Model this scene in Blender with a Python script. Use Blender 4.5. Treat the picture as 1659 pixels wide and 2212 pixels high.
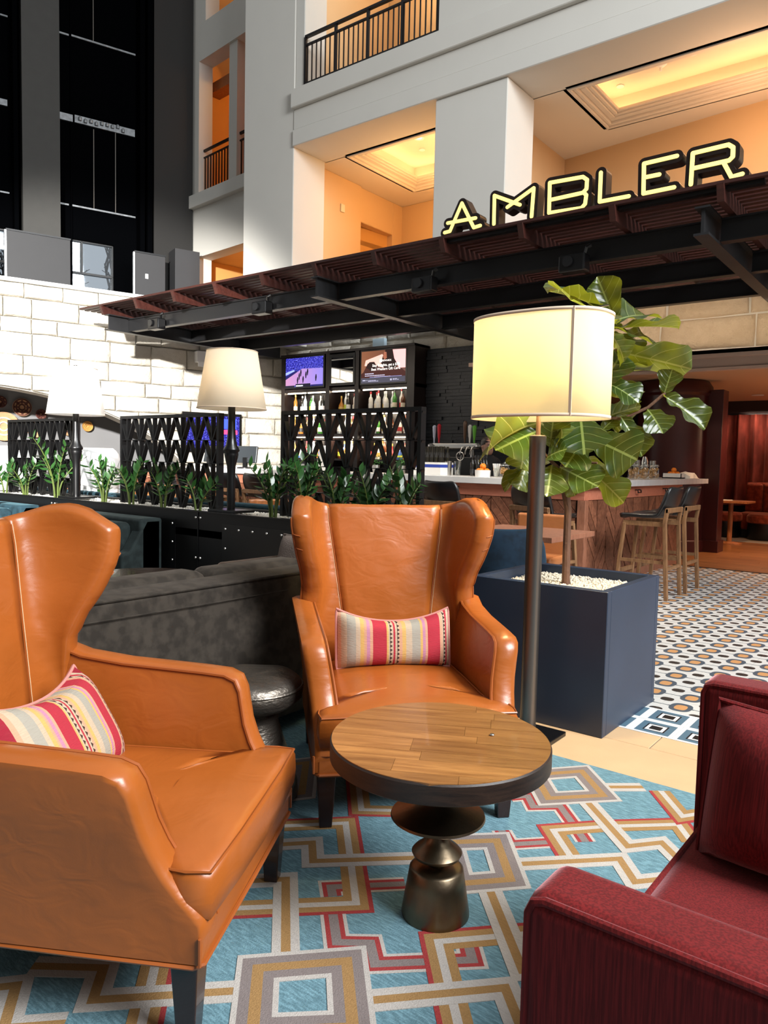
import bpy, bmesh, math, random
from mathutils import Vector, Matrix
random.seed(7)
for _o in list(bpy.data.objects): bpy.data.objects.remove(_o)
SC = bpy.context.scene
COL = SC.collection
PI = math.pi

# ------------------------------------------------------------------ camera
F_PX, PITCH, ROLL, CAM_H, YAW = 1610.0, math.radians(-3.9), math.radians(1.28), 1.27, math.radians(37.7)
HD = Vector((-math.sin(YAW), math.cos(YAW), 0))
RT = Vector((math.cos(YAW), math.sin(YAW), 0))
_fw = HD*math.cos(PITCH) + Vector((0, 0, math.sin(PITCH)))
_up = RT.cross(_fw)
CX = RT*math.cos(ROLL) + _up*math.sin(ROLL)
CY = -RT*math.sin(ROLL) + _up*math.cos(ROLL)
CO = Vector((0, 0, CAM_H))
cam_d = bpy.data.cameras.new('camera')
cam = bpy.data.objects.new('camera', cam_d); COL.objects.link(cam)
cam_d.sensor_fit = 'VERTICAL'; cam_d.sensor_height = 36.0; cam_d.lens = F_PX/2212*36.0
cam_d.clip_start = 0.02; cam_d.clip_end = 200
cam.matrix_world = Matrix(((CX.x, CY.x, -_fw.x, 0), (CX.y, CY.y, -_fw.y, 0), (CX.z, CY.z, -_fw.z, CAM_H), (0, 0, 0, 1)))
SC.camera = cam

# ------------------------------------------------------------------ world, daylight, exposure
W = bpy.data.worlds.new('sky'); SC.world = W; W.use_nodes = True
_bg = W.node_tree.nodes['Background']
_bg.inputs['Color'].default_value = (0.93, 0.97, 1.0, 1); _bg.inputs['Strength'].default_value = 0.50
SC.view_settings.view_transform = 'Standard'; SC.view_settings.look = 'None'
SC.view_settings.gamma = 1.0; SC.view_settings.use_curve_mapping = False
SC.view_settings.exposure = 0.0

def light(name, kind, loc, power, color=(1, 1, 1), size=0.1, aim=None, spot=None, blend=0.3, size_y=None):
    d = bpy.data.lights.new(name, kind); d.energy = power; d.color = color
    if kind == 'AREA':
        d.size = size
        if size_y: d.shape = 'RECTANGLE'; d.size_y = size_y
    elif kind == 'SUN': d.angle = size
    else: d.shadow_soft_size = size
    if spot: d.spot_size = spot; d.spot_blend = blend
    o = bpy.data.objects.new(name, d); COL.objects.link(o); o.location = loc
    if aim is not None:
        o.rotation_euler = (Vector(aim)-Vector(loc)).to_track_quat('-Z', 'Y').to_euler()
    return o
# sunlight falling through the atrium roof onto the stone wall and the pergola end
light('sunbeam_through_roof', 'SPOT', (3.0, -8.5, 6.0), 66000, (1, .97, .92), 0.25, aim=(-11.9, 6.3, 2.4), spot=math.radians(25), blend=0.4)
# daylight from the tall atrium glazing on the right
light('atrium_glazing_daylight', 'AREA', (8.3, 2.6, 9.3), 3900, (.95, .98, 1.0), 6.0, aim=(-1.5, 3.0, 0.3), size_y=6.0)

# pixel (1659 x 2212 frame) -> world point on a plane
def ray(x, y): return CX*((x-829.5)/F_PX) - CY*((y-1106)/F_PX) + _fw
def on_plane(x, y, n, k):
    d = ray(x, y); n = Vector(n); return CO + d*((k-n.dot(CO))/n.dot(d))
def at_z(x, y, z=0): return on_plane(x, y, (0, 0, 1), z)
def at_v(x, y, v): return on_plane(x, y, (0, 1, 0), v)
def at_u(x, y, u): return on_plane(x, y, (1, 0, 0), u)
def at_d(x, y, d): return on_plane(x, y, HD, d)
def camv(x, y, z=0): return RT*x + HD*y + Vector((0, 0, z))

# ------------------------------------------------------------------ mesh helpers
class MB:
    def __init__(s): s.v = []; s.f = []; s.m = []; s.uv = {}
    def add(s, vs, fs, m=0):
        b = len(s.v); s.v += [tuple(p) for p in vs]
        for f in fs: s.f.append(tuple(b+i for i in f)); s.m.append(m)
        return s
    def box(s, x0, x1, y0, y1, z0, z1, m=0, M=None):
        vs = [Vector((x, y, z)) for z in (z0, z1) for y in (y0, y1) for x in (x0, x1)]
        if M: vs = [M @ p for p in vs]
        return s.add(vs, [(0, 2, 3, 1), (4, 5, 7, 6), (0, 1, 5, 4), (2, 6, 7, 3), (0, 4, 6, 2), (1, 3, 7, 5)], m)
    def bar(s, a, b, w, h, m=0, up=(0, 0, 1)):
        a, b = Vector(a), Vector(b); d = (b-a); L = d.length; d.normalize()
        x = d.cross(Vector(up)); x.normalize(); z = x.cross(d)
        M = Matrix(((x.x, d.x, z.x, a.x), (x.y, d.y, z.y, a.y), (x.z, d.z, z.z, a.z), (0, 0, 0, 1)))
        return s.box(-w/2, w/2, 0, L, -h/2, h/2, m, M)
    def prism(s, poly, a0, a1, axis=2, m=0):
        def P(p, a):
            if axis == 2: return (p[0], p[1], a)
            if axis == 1: return (p[0], a, p[1])
            return (a, p[0], p[1])
        n = len(poly)
        vs = [P(p, a0) for p in poly]+[P(p, a1) for p in poly]
        fs = [tuple(range(n-1, -1, -1)), tuple(range(n, 2*n))]+[(i, (i+1) % n, n+(i+1) % n, n+i) for i in range(n)]
        return s.add(vs, fs, m)
    def loft(s, rings, m=0, cap0=True, cap1=True, closed=True, wrap=False):
        n = len(rings[0]); vs = [p for r in rings for p in r]; fs = []
        k = len(rings)
        for i in range(k if wrap else k-1):
            a, b = i*n, ((i+1) % k)*n
            for j in range(n if closed else n-1):
                j2 = (j+1) % n; fs.append((a+j, a+j2, b+j2, b+j))
        if cap0 and closed and not wrap: fs.append(tuple(range(n-1, -1, -1)))
        if cap1 and closed and not wrap: fs.append(tuple((k-1)*n+j for j in range(n)))
        return s.add(vs, fs, m)
    def tube(s, pts, r, n=8, m=0, closed=False):
        pts = [Vector(p) for p in pts]; N = len(pts); rings = []; up = None
        for i in range(N):
            if closed: t = pts[(i+1) % N]-pts[i-1]
            else: t = pts[min(i+1, N-1)]-pts[max(i-1, 0)]
            t.normalize()
            if up is None:
                up = Vector((0, 0, 1)) if abs(t.z) < .9 else Vector((1, 0, 0))
            x = t.cross(up); x.normalize(); up = x.cross(t)
            rr = r[i] if isinstance(r, (list, tuple)) else r
            rings.append([pts[i]+x*rr*math.cos(2*PI*j/n)+up*rr*math.sin(2*PI*j/n) for j in range(n)])
        return s.loft(rings, m, wrap=closed)
    def lathe(s, prof, n=24, c=(0, 0, 0), m=0, sx=1, sy=1):
        rings = [[(c[0]+r*sx*math.cos(2*PI*j/n), c[1]+r*sy*math.sin(2*PI*j/n), c[2]+z) for j in range(n)] for r, z in prof]
        return s.loft(rings, m)
    def cyl(s, r, z0, z1, n=16, c=(0, 0, 0), m=0): return s.lathe([(r, z0), (r, z1)], n, c, m)
    def grid(s, P, m=0):
        a, b = len(P), len(P[0])
        return s.add([p for r in P for p in r], [(i*b+j, i*b+j+1, (i+1)*b+j+1, (i+1)*b+j) for i in range(a-1) for j in range(b-1)], m)
    def mesh(s, name, mats, smooth=False, ang=35):
        me = bpy.data.meshes.new(name); me.from_pydata(s.v, [], s.f)
        for mt in (mats if isinstance(mats, (list, tuple)) else [mats]): me.materials.append(mt)
        me.polygons.foreach_set('material_index', s.m)
        bm = bmesh.new(); bm.from_mesh(me); bmesh.ops.recalc_face_normals(bm, faces=bm.faces); bm.to_mesh(me); bm.free()
        if smooth:
            me.polygons.foreach_set('use_smooth', [True]*len(me.polygons))
            if ang: me.set_sharp_from_angle(angle=math.radians(ang))
        me.update(); return me
    def build(s, name, mats, parent=None, smooth=False, ang=35, bevel=0, seg=2, sub=0, loc=None, rz=None):
        o = inst(name, s.mesh(name, mats, smooth, ang), parent)
        if bevel:
            b = o.modifiers.new('bevel', 'BEVEL'); b.width = bevel; b.segments = seg; b.limit_method = 'ANGLE'; b.angle_limit = math.radians(40)
            if smooth: o.modifiers.new('wn', 'WEIGHTED_NORMAL').keep_sharp = False
        if sub:
            u = o.modifiers.new('sub', 'SUBSURF'); u.levels = sub; u.render_levels = sub
        if loc is not None: o.location = loc
        if rz is not None: o.rotation_euler = (0, 0, rz)
        return o
def inst(name, me, parent=None, loc=None, M=None):
    o = bpy.data.objects.new(name, me); COL.objects.link(o)
    if parent is not None: o.parent = parent
    if loc is not None: o.location = loc
    if M is not None: o.matrix_local = M
    return o
def tag(o, label, cat, group=None):
    o['label'] = label; o['category'] = cat
    if group: o['group'] = group
    return o
def struct(o): o['kind'] = 'structure'; return o
def stuff(o): o['kind'] = 'stuff'; return o
def thing(name, label, cat, loc=(0, 0, 0), rz=0, group=None):
    o = bpy.data.objects.new(name, None); COL.objects.link(o); o.empty_display_size = .1
    o.location = loc; o.rotation_euler = (0, 0, rz); return tag(o, label, cat, group)
def setting(name, loc=(0, 0, 0), rz=0):
    o = bpy.data.objects.new(name, None); COL.objects.link(o); o.empty_display_size = .1
    o.location = loc; o.rotation_euler = (0, 0, rz); return struct(o)
def dup(root, loc, rz=None, label=None, group=None):
    def rec(o, par):
        c = o.copy(); COL.objects.link(c)
        if par is not None: c.parent = par
        for ch in o.children: rec(ch, c)
        return c
    r = rec(root, None); r.location = loc
    if rz is not None: r.rotation_euler = (0, 0, rz)
    if label: r['label'] = label
    if group: r['group'] = group
    return r
def frame(o, x, y, z):   # basis matrix: origin o, axes x,y,z
    return Matrix(((x[0], y[0], z[0], o[0]), (x[1], y[1], z[1], o[1]), (x[2], y[2], z[2], o[2]), (0, 0, 0, 1)))
def ip(x, tab):
    if x <= tab[0][0]: return tab[0][1]
    for (a, p), (b, q) in zip(tab, tab[1:]):
        if x <= b: return p+(q-p)*(x-a)/(b-a)
    return tab[-1][1]

# ------------------------------------------------------------------ materials
class NT:
    def __init__(s, name):
        s.m = bpy.data.materials.new(name); s.m.use_nodes = True; s.t = s.m.node_tree; s.n = s.t.nodes
        s.b = s.n['Principled BSDF']; s.out = s.n['Material Output']
    def new(s, kind, **kw):
        n = s.n.new(kind)
        for k, v in kw.items(): setattr(n, k, v)
        return n
    def link(s, a, b): s.t.links.new(a, b)
    def val(s, sock, v):
        if hasattr(v, 'is_output') or isinstance(v, bpy.types.NodeSocket): s.link(v, sock)
        else: sock.default_value = v
    def math(s, op, a, b=0.0, c=None):
        n = s.new('ShaderNodeMath', operation=op); s.val(n.inputs[0], a); s.val(n.inputs[1], b)
        if c is not None: s.val(n.inputs[2], c)
        return n.outputs[0]
    def mix(s, f, a, b):
        n = s.new('ShaderNodeMix', data_type='RGBA'); s.val(n.inputs[0], f)
        for i, c in ((6, a), (7, b)):
            s.val(n.inputs[i], (c if isinstance(c, bpy.types.NodeSocket) else (*c, 1) if len(c) == 3 else c))
        return n.outputs[2]
    def coord(s, which='Object', scale=None, rot=None):
        o = s.new('ShaderNodeTexCoord').outputs[which]
        if scale or rot:
            mp = s.new('ShaderNodeMapping'); s.link(o, mp.inputs[0])
            if scale: mp.inputs['Scale'].default_value = scale
            if rot: mp.inputs['Rotation'].default_value = rot
            o = mp.outputs[0]
        return o
    def noise(s, vec, scale, detail=3, rough=.5, dist=0):
        n = s.new('ShaderNodeTexNoise'); s.link(vec, n.inputs['Vector'])
        n.inputs['Scale'].default_value = scale; n.inputs['Detail'].default_value = detail
        n.inputs['Roughness'].default_value = rough; n.inputs['Distortion'].default_value = dist
        return n.outputs['Fac']
    def ramp(s, f, stops, interp='LINEAR'):
        n = s.new('ShaderNodeValToRGB'); s.link(f, n.inputs[0]); r = n.color_ramp; r.interpolation = interp
        while len(r.elements) < len(stops): r.elements.new(0.5)
        for e, (p, c) in zip(r.elements, stops): e.position = p; e.color = (*c, 1)
        return n.outputs[0]
    def bump(s, h, strength, dist=.01, prev=None):
        n = s.new('ShaderNodeBump'); s.link(h, n.inputs['Height']); n.inputs['Strength'].default_value = strength; n.inputs['Distance'].default_value = dist
        if prev is not None: s.link(prev, n.inputs['Normal'])
        return n.outputs[0]
    def rnd(s): return s.new('ShaderNodeObjectInfo').outputs['Random']
    def set(s, **kw):
        al = {'color': 'Base Color', 'rough': 'Roughness', 'metal': 'Metallic', 'spec': 'Specular IOR Level', 'coat': 'Coat Weight',
              'sheen': 'Sheen Weight', 'trans': 'Transmission Weight', 'alpha': 'Alpha', 'emit': 'Emission Color', 'es': 'Emission Strength', 'normal': 'Normal', 'ior': 'IOR', 'sheen_tint': 'Sheen Tint', 'sheen_rough': 'Sheen Roughness', 'coat_rough': 'Coat Roughness', 'sss': 'Subsurface Weight'}
        for k, v in kw.items():
            if isinstance(v, tuple) and len(v) == 3: v = (*v, 1)
            s.val(s.b.inputs[al[k]], v)
        return s
def mat(name, c, rough=.5, metal=0, var=0, vscale=6, bump=0, bscale=40, rnd=0, coat=0, spec=.5, stretch=None, **kw):
    t = NT(name); col = c; co = t.coord('Object', stretch)
    if var:
        f = t.noise(co, vscale, 4); col = t.mix(f, tuple(x*(1-var) for x in c), tuple(min(1, x*(1+var)) for x in c))
    if rnd:
        r = t.rnd(); col = t.mix(r, t.mix(.5, col, tuple(x*(1-rnd) for x in c)), t.mix(.5, col, tuple(min(1, x*(1+rnd)) for x in c)))
    t.set(color=col, rough=rough, metal=metal, coat=coat, spec=spec, **kw)
    if bump: t.set(normal=t.bump(t.noise(co, bscale, 4), bump))
    return t.m
def emis(name, c, s):
    t = NT(name); t.set(color=c, emit=c, es=s, rough=.6); return t.m
def wood(name, dark, light_, scale=(1, 14, 14), rough=.4, coat=0, rnd=.0, grain=3.0):
    t = NT(name); co = t.coord('Object', scale)
    off = t.new('ShaderNodeVectorMath', operation='ADD'); t.link(co, off.inputs[0])
    cm = t.new('ShaderNodeCombineXYZ'); r = t.math('MULTIPLY', t.rnd(), 37.0)
    for i in range(3): t.link(r, cm.inputs[i])
    t.link(cm.outputs[0], off.inputs[1]); co = off.outputs[0]
    f = t.noise(co, grain, 5, .6, .6); c = t.ramp(f, [(.3, dark), (.7, light_)])
    f2 = t.noise(co, grain*9, 2); c = t.mix(t.math('MULTIPLY', f2, .35), c, tuple(x*.55 for x in dark))
    if rnd: c = t.mix(t.math('MULTIPLY', t.rnd(), rnd), c, tuple(x*.45 for x in dark))
    t.set(color=c, rough=rough, coat=coat, normal=t.bump(f2, .08)); return t.m
M = {}
def leather(name, c):
    t = NT(name); co = t.coord('Object')
    f = t.noise(co, 5, 4); f2 = t.noise(co, 260, 2); f3 = t.noise(t.coord('Object', (5, 5, 9)), 1.6, 2, .5, 1.2)
    col = t.mix(f, tuple(x*.8 for x in c), tuple(x*1.12 for x in c))
    t.set(color=col, rough=t.math('MULTIPLY_ADD', f, .16, .24), spec=.5, normal=t.bump(f2, .06, .002, t.bump(f3, .2, .012))); return t.m
def velvet(name, c, streak=(60, 60, 3), hi=None, bump=.1, sr=.35, sw=1.0):
    t = NT(name); co = t.coord('Object'); f = t.noise(co, 7, 4); g = t.noise(t.coord('Object', streak), 2.2, 4)
    col = t.mix(f, tuple(x*.72 for x in c), tuple(x*1.2 for x in c)); col = t.mix(t.ramp(g, [(.40, (0, 0, 0)), (.60, (.8, .8, .8))]), col, tuple(x*.45 for x in c))
    h = hi or tuple(min(1, x*3+.08) for x in c)
    t.set(color=col, rough=.85, sheen=sw, sheen_tint=h, sheen_rough=sr, spec=.2, normal=t.bump(g, bump)); return t.m
M['leather'] = leather('tan_leather', (.355, .092, .014))
M['leather_seam'] = mat('leather_piping', (.30, .075, .014), .35)
M['stitch'] = mat('pale_stitching', (.75, .5, .3), .7)
M['legwood'] = mat('dark_leg_wood', (.022, .008, .006), .25, var=.4, coat=.3)
M['red_velvet'] = velvet('red_velvet', (.165, .010, .010), (120, 120, 5), (1.0, .48, .50), .10, .32, .85)
M['grey_velvet'] = velvet('grey_velvet', (.044, .035, .027), (9, 9, 9), (.26, .22, .19), .1, .35, .6)
M['teal_velvet'] = velvet('teal_velvet', (.016, .024, .024), (6, 6, 6), (.16, .2, .2), .1, .35, .6)
M['blue_velvet'] = velvet('blue_velvet', (.013, .036, .05), (6, 6, 6), (.1, .2, .24), .1, .35, .6)
M['navy_velvet'] = velvet('navy_velvet', (.006, .018, .035), (6, 6, 6), (.1, .2, .3))
M['brown_velvet'] = velvet('brown_velvet', (.055, .035, .025), (6, 6, 6), (.3, .22, .18))
M['rust_velvet'] = velvet('rust_velvet', (.30, .05, .02), (6, 6, 6), (.8, .35, .2))
M['tabletop'] = wood('table_oak', (.24, .088, .020), (.56, .25, .07), (1.6, 16, 16), .32, .25, .45, 2.2)
M['tablerim'] = wood('table_dark_rim', (.009, .0045, .003), (.034, .017, .010), (4, 4, 30), .5, 0)
M['bronze'] = mat('dark_bronze', (.17, .13, .085), .36, 1.0, var=.35, vscale=18, bump=.05, bscale=60)
M['stump'] = mat('cast_dark_metal', (.14, .12, .10), .38, .85, var=.5, vscale=9, bump=.35, bscale=45, stretch=(1, 1, 2.5))
M['black_steel'] = mat('black_steel', (.004, .004, .0045), .38, .2)
M['black_satin'] = mat('black_satin', (.003, .003, .0035), .32)
M['girder'] = mat('girder_steel', (.030, .030, .032), .42, .5, var=.2)
M['pergola_wood'] = wood('pergola_mahogany', (.030, .006, .004), (.075, .017, .010), (2, 10, 10), .5, 0, .3)
M['plaster'] = mat('cream_plaster', (.62, .60, .55), .85, var=.03, vscale=2, bump=.03, bscale=120)
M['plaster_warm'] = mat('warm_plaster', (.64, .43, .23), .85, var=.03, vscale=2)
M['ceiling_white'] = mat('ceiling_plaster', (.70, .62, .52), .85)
M['rail_black'] = mat('railing_black', (.012, .010, .010), .4, .4)
M['elev_dark'] = mat('elevator_glass_dark', (.001, .0011, .0014), .6, spec=0)
M['elev_pier'] = mat('elevator_pier_grey', (.05, .049, .046), .7, var=.1, spec=.2)
M['elev_pier2'] = mat('elevator_pier_dark', (.02, .019, .018), .7, spec=.2)
M['elev_rail'] = mat('elevator_rail_steel', (.20, .21, .22), .5, .5, var=.6, vscale=14)
M['grey_panel'] = mat('grey_panel', (.022, .022, .024), .6, var=.08)
M['niche'] = mat('grey_niche_plaster', (.19, .19, .195), .85, var=.15, vscale=1.5)
M['white_trim'] = mat('white_trim', (.75, .75, .73), .6)
M['white_quartz'] = mat('white_quartz', (.62, .62, .61), .25, var=.18, vscale=3, stretch=(1, 4, 1))
M['bar_rail'] = wood('bar_copper_wood', (.48, .15, .085), (.64, .24, .15), (1.5, 10, 10), .4, 0, .2)
M['bar_plank'] = wood('bar_chevron_wood', (.13, .042, .02), (.38, .15, .08), (9, 9, 9), .5, 0, .55)
M['bar_post'] = wood('bar_post_wood', (.20, .075, .04), (.36, .15, .085), (10, 10, 2), .5)
M['stool_wood'] = wood('stool_oak', (.15, .070, .030), (.31, .165, .075), (10, 10, 2), .42)
M['orange_wood'] = wood('orange_wood', (.30, .10, .03), (.48, .18, .06), (8, 8, 2), .4)
M['black_leather'] = mat('black_leather', (.008, .008, .009), .32, bump=.05, bscale=200)
M['shelf_wood'] = mat('back_bar_dark_wood', (.012, .006, .005), .4)
M['slate'] = mat('blue_black_slate', (.006, .008, .012), .45, rnd=.6, var=.5, vscale=30, bump=.4, bscale=50)
M['shelf_light'] = emis('shelf_led', (1, .88, .70), 14)
M['planter_blue'] = mat('planter_blue_grey', (.019, .031, .058), .42, var=.25, vscale=3)
M['planter_rim'] = mat('planter_rim', (.06, .058, .06), .5)
M['soil'] = mat('soil', (.03, .022, .016), .9)
M['pebble'] = mat('pale_pebbles', (.70, .60, .46), .6, rnd=.2, var=.25, vscale=30)
M['pebble_white'] = mat('white_pebbles', (.8, .77, .7), .6, var=.25, vscale=30)
M['trunk'] = mat('fig_bark', (.12, .055, .03), .8, var=.4, vscale=20, bump=.4, bscale=40)
M['stem'] = mat('plant_stem', (.07, .10, .02), .5)
M['concrete'] = mat('tan_concrete', (.56, .37, .205), .55, var=.12, vscale=5, bump=.08, bscale=150)
M['floor'] = mat('subfloor', (.25, .2, .15), .8)
M['red_wall'] = mat('mahogany_red', (.045, .006, .006), .35, var=.2)
M['steel'] = mat('brushed_steel', (.5, .49, .47), .28, 1)
M['lamp_metal'] = mat('gunmetal_pole', (.17, .15, .135), .38, .9)
M['nickel'] = mat('nickel', (.55, .5, .45), .25, 1)
M['white_paint'] = mat('white_gloss', (.8, .8, .79), .35)
M['orange'] = mat('orange_peel', (.80, .22, .01), .45, bump=.2, bscale=120)
M['cookie'] = mat('dried_fruit', (.5, .27, .09), .8, var=.4, vscale=25)
M['skin'] = mat('skin', (.42, .22, .15), .5)
M['hair'] = mat('dark_hair', (.012, .008, .006), .5)
M['black_cloth'] = mat('black_shirt', (.008, .008, .009), .85)
M['beige_cloth'] = mat('pillow_weave', (.16, .12, .10), .9, bump=.5, bscale=120)
M['wicker'] = mat('wicker', (.5, .27, .14), .8, var=.3, vscale=20, bump=.6, bscale=60)
M['wicker_dark'] = mat('wicker_dark', (.08, .02, .015), .8)
M['wicker_gold'] = mat('wicker_gold', (.5, .25, .06), .8, bump=.6, bscale=60)
M['paper'] = mat('paper', (.8, .79, .76), .7)
M['rivet'] = mat('rivet_steel', (.7, .68, .64), .3, .9)
M['plant_green'] = mat('dark_green_leaf', (.012, .045, .012), .35, var=.4, vscale=9)
M['white_shell'] = mat('white_shell', (.82, .82, .80), .4)
M['curtain'] = velvet('red_curtain', (.27, .05, .032), (3, 3, 1), (.7, .3, .22), .05)
def glass(name, c, rough=.03, alpha=None):
    t = NT(name); t.set(color=c, rough=rough, trans=1.0, ior=1.45); return t.m
def pane(name, tint=(.9, .95, 1.0), refl=.12):
    t = NT(name); tr = t.new('ShaderNodeBsdfTransparent'); tr.inputs[0].default_value = (*tint, 1)
    gl = t.new('ShaderNodeBsdfGlossy'); gl.inputs[0].default_value = (1, 1, 1, 1); gl.inputs['Roughness'].default_value = .02
    mx = t.new('ShaderNodeMixShader'); mx.inputs[0].default_value = refl
    t.link(tr.outputs[0], mx.inputs[1]); t.link(gl.outputs[0], mx.inputs[2]); t.link(mx.outputs[0], t.out.inputs[0]); return t.m
M['pane'] = pane('clear_pane')
M['jar_glass'] = pane('jar_glass', (.93, .95, .93), .16)
def shade_mat(name, c, es, trans=.5):
    t = NT(name); co = t.coord('Object'); w = t.noise(t.coord('Object', (1, 1, 1)), 120, 2)
    col = t.mix(t.math('MULTIPLY', w, .12), c, tuple(x*.8 for x in c))
    tl = t.new('ShaderNodeBsdfTranslucent'); t.link(col, tl.inputs[0])
    t.set(color=col, rough=.9, emit=c, es=es, spec=.1)
    mx = t.new('ShaderNodeMixShader'); mx.inputs[0].default_value = trans
    t.link(t.b.outputs[0], mx.inputs[1]); t.link(tl.outputs[0], mx.inputs[2]); t.link(mx.outputs[0], t.out.inputs[0]); return t.m
M['shade_floor'] = shade_mat('floor_lamp_linen', (.94, .84, .56), .50)
M['shade_cream'] = shade_mat('table_lamp_cream_linen', (.86, .77, .62), .32)
M['shade_white'] = shade_mat('table_lamp_white_linen', (.9, .88, .85), .45)
M['shade_trim'] = mat('shade_binding', (.72, .56, .42), .8)

# ================================================================== FLOORS
def clip_poly(poly, n, k):   # keep points with n.p <= k (2D)
    out = []
    for i in range(len(poly)):
        a, b = poly[i], poly[(i+1) % len(poly)]
        da, db = n[0]*a[0]+n[1]*a[1]-k, n[0]*b[0]+n[1]*b[1]-k
        if da <= 0: out.append(a)
        if (da < 0 < db) or (db < 0 < da):
            t = da/(da-db); out.append((a[0]+(b[0]-a[0])*t, a[1]+(b[1]-a[1])*t))
    return out
floor = struct(MB().box(-16, 7, -9, 17, -.12, -.006).build('floor', M['floor']))
for a, b, c, d in [(-3.2, -.63, 2.99, 3.355), (-.625, 2.2, 2.99, 3.355), (-3.2, -1.05, 3.359, 3.539), (-1.045, 2.2, 3.359, 3.539), (2.205, 5, 2.99, 3.539)]:
    MB().box(a, b, c, d, -.006, 0).build('concrete_slab', M['concrete'], floor, bevel=.002, seg=1)
T = .2035
def tile_mat():
    t = NT('patterned_cement_tile'); co = t.new('ShaderNodeTexCoord').outputs['Object']; sp = t.new('ShaderNodeSeparateXYZ'); t.link(co, sp.inputs[0])
    def wrap(s_):
        a = t.math('DIVIDE', s_, T); a = t.math('SUBTRACT', a, t.math('ROUND', a)); return t.math('ABSOLUTE', t.math('MULTIPLY', a, 2.0))
    x, y = wrap(sp.outputs[0]), wrap(sp.outputs[1])
    def sup(x_, y_, a, b, e): return t.math('ADD', t.math('POWER', t.math('DIVIDE', x_, a), e), t.math('POWER', t.math('DIVIDE', y_, b), e))
    lt = lambda f, k: t.math('LESS_THAN', f, k)
    white, slate, orange, black = (.62, .60, .56), (.05, .075, .10), (.56, .27, .10), (.012, .010, .010)
    nz = t.noise(co, 4, 3)
    c = white
    hexa = t.math('MAXIMUM', lt(sup(x, y, .56, .74, 2.6), 1), t.math('MULTIPLY', lt(t.math('ADD', t.math('MULTIPLY', x, 1.2), t.math('MULTIPLY', y, 3.6)), 1.0), 1.0))
    c = t.mix(hexa, c, slate); c = t.mix(lt(y, .045), c, slate)
    c = t.mix(lt(sup(x, y, .31, .43, 3), 1), c, orange)
    xi, yi = t.math('SUBTRACT', 1.0, x), t.math('SUBTRACT', 1.0, y)
    c = t.mix(lt(sup(xi, yi, .34, .33, 2.8), 1), c, black)
    c = t.mix(t.math('MULTIPLY', nz, .25), c, t.mix(.5, c, (.35, .3, .25)))
    t.set(color=c, rough=.33, spec=.5); return t.m
def border_mat():
    t = NT('concentric_border_tile'); co = t.new('ShaderNodeTexCoord').outputs['Object']; sp = t.new('ShaderNodeSeparateXYZ'); t.link(co, sp.inputs[0])
    d = t.math('MAXIMUM', t.math('ABSOLUTE', sp.outputs[0]), t.math('ABSOLUTE', sp.outputs[1])); d = t.math('DIVIDE', d, T/2)
    c = t.ramp(d, [(0, (.012, .011, .011)), (.27, (.72, .71, .68)), (.42, (.012, .012, .015)), (.50, (.085, .15, .20)), (.80, (.72, .71, .68))], 'CONSTANT')
    t.set(color=c, rough=.35); return t.m
M['tile'] = tile_mat(); M['tile_border'] = border_mat(); M['grout'] = mat('grout', (.16, .12, .10), .9)
TU0, TV0 = -1.21, 3.541
MB().box(-11.2, 3.5, 3.541, 10.02, -.006, -.0025).build('grout_bed', M['grout'], floor)
tl = MB().box(-T/2+.001, T/2-.001, -T/2+.001, T/2-.001, -.005, 0)
tile_me = tl.mesh('tile', M['tile']); tile_be = tl.mesh('border_tile', M['tile_border'])
cells = []
for i in range(-49, 24):
    for j in range(0, 32):
        u, v = TU0+(i+.5)*T, TV0+(j+.5)*T
        if -1.9 < u < -1.36 and 3.4 < v < 3.97: continue
        if u < -3.02 and v > 7.2: continue
        q = Vector((u, v, 0))-CO; dz = q.dot(_fw)
        px, py = 829.5+F_PX*q.dot(CX)/dz, 1106-F_PX*q.dot(CY)/dz
        vis = 1325 < px < 1700 and py > 1215 and not (px < 1410 and v > 4.05)
        cells.append((not vis, dz, u, v, j))
cells.sort()
rest = MB()
for k, (hid, dz, u, v, j) in enumerate(cells):
    if j < 2 and u > -4: inst('tile', tile_be, floor, (u, v, 0))
    elif k < 300: inst('tile', tile_me, floor, (u, v, 0))
    else: rest.box(u-TU0-T/2-T/2+.001, u-TU0-T/2+T/2-.001, v-TV0-T/2-T/2+.001, v-TV0-T/2+T/2-.001, -.005, 0)
ro = rest.build('tile_field', M['tile'], floor, loc=(TU0+T/2, TV0+T/2, 0)); stuff(ro)
M['lounge_floor'] = wood('lounge_floor_wood', (.20, .07, .02), (.42, .18, .06), (12, 1.2, 1), .35, .2, .5, 2)
pl = MB().box(-1.5, 1.5, -.045, .045, -.005, .001)
pm = pl.mesh('plank', M['lounge_floor'])
mbp = MB().box(-7, 3.5, 10.02, 17, -.006, -.003).build('lounge_underlay', M['floor'], floor)
M['lounge_floor2'] = wood('lounge_floor_plank', (.20, .065, .018), (.45, .19, .06), (1.2, 12, 1), .35, .2, .5, 2)
pm2 = MB().box(-.9, .9, -.058, .058, -.005, .001).mesh('plank', M['lounge_floor2'])
for r in range(34):
    for k in range(5):
        inst('plank', pm2, floor, (-4.9+k*1.805+(r*.61 % 1.6), 10.08+r*.118+.06, 0))
MB().box(-7, 3.5, 10.0, 10.03, -.004, .004).build('threshold_strip', M['black_steel'], floor)

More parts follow.
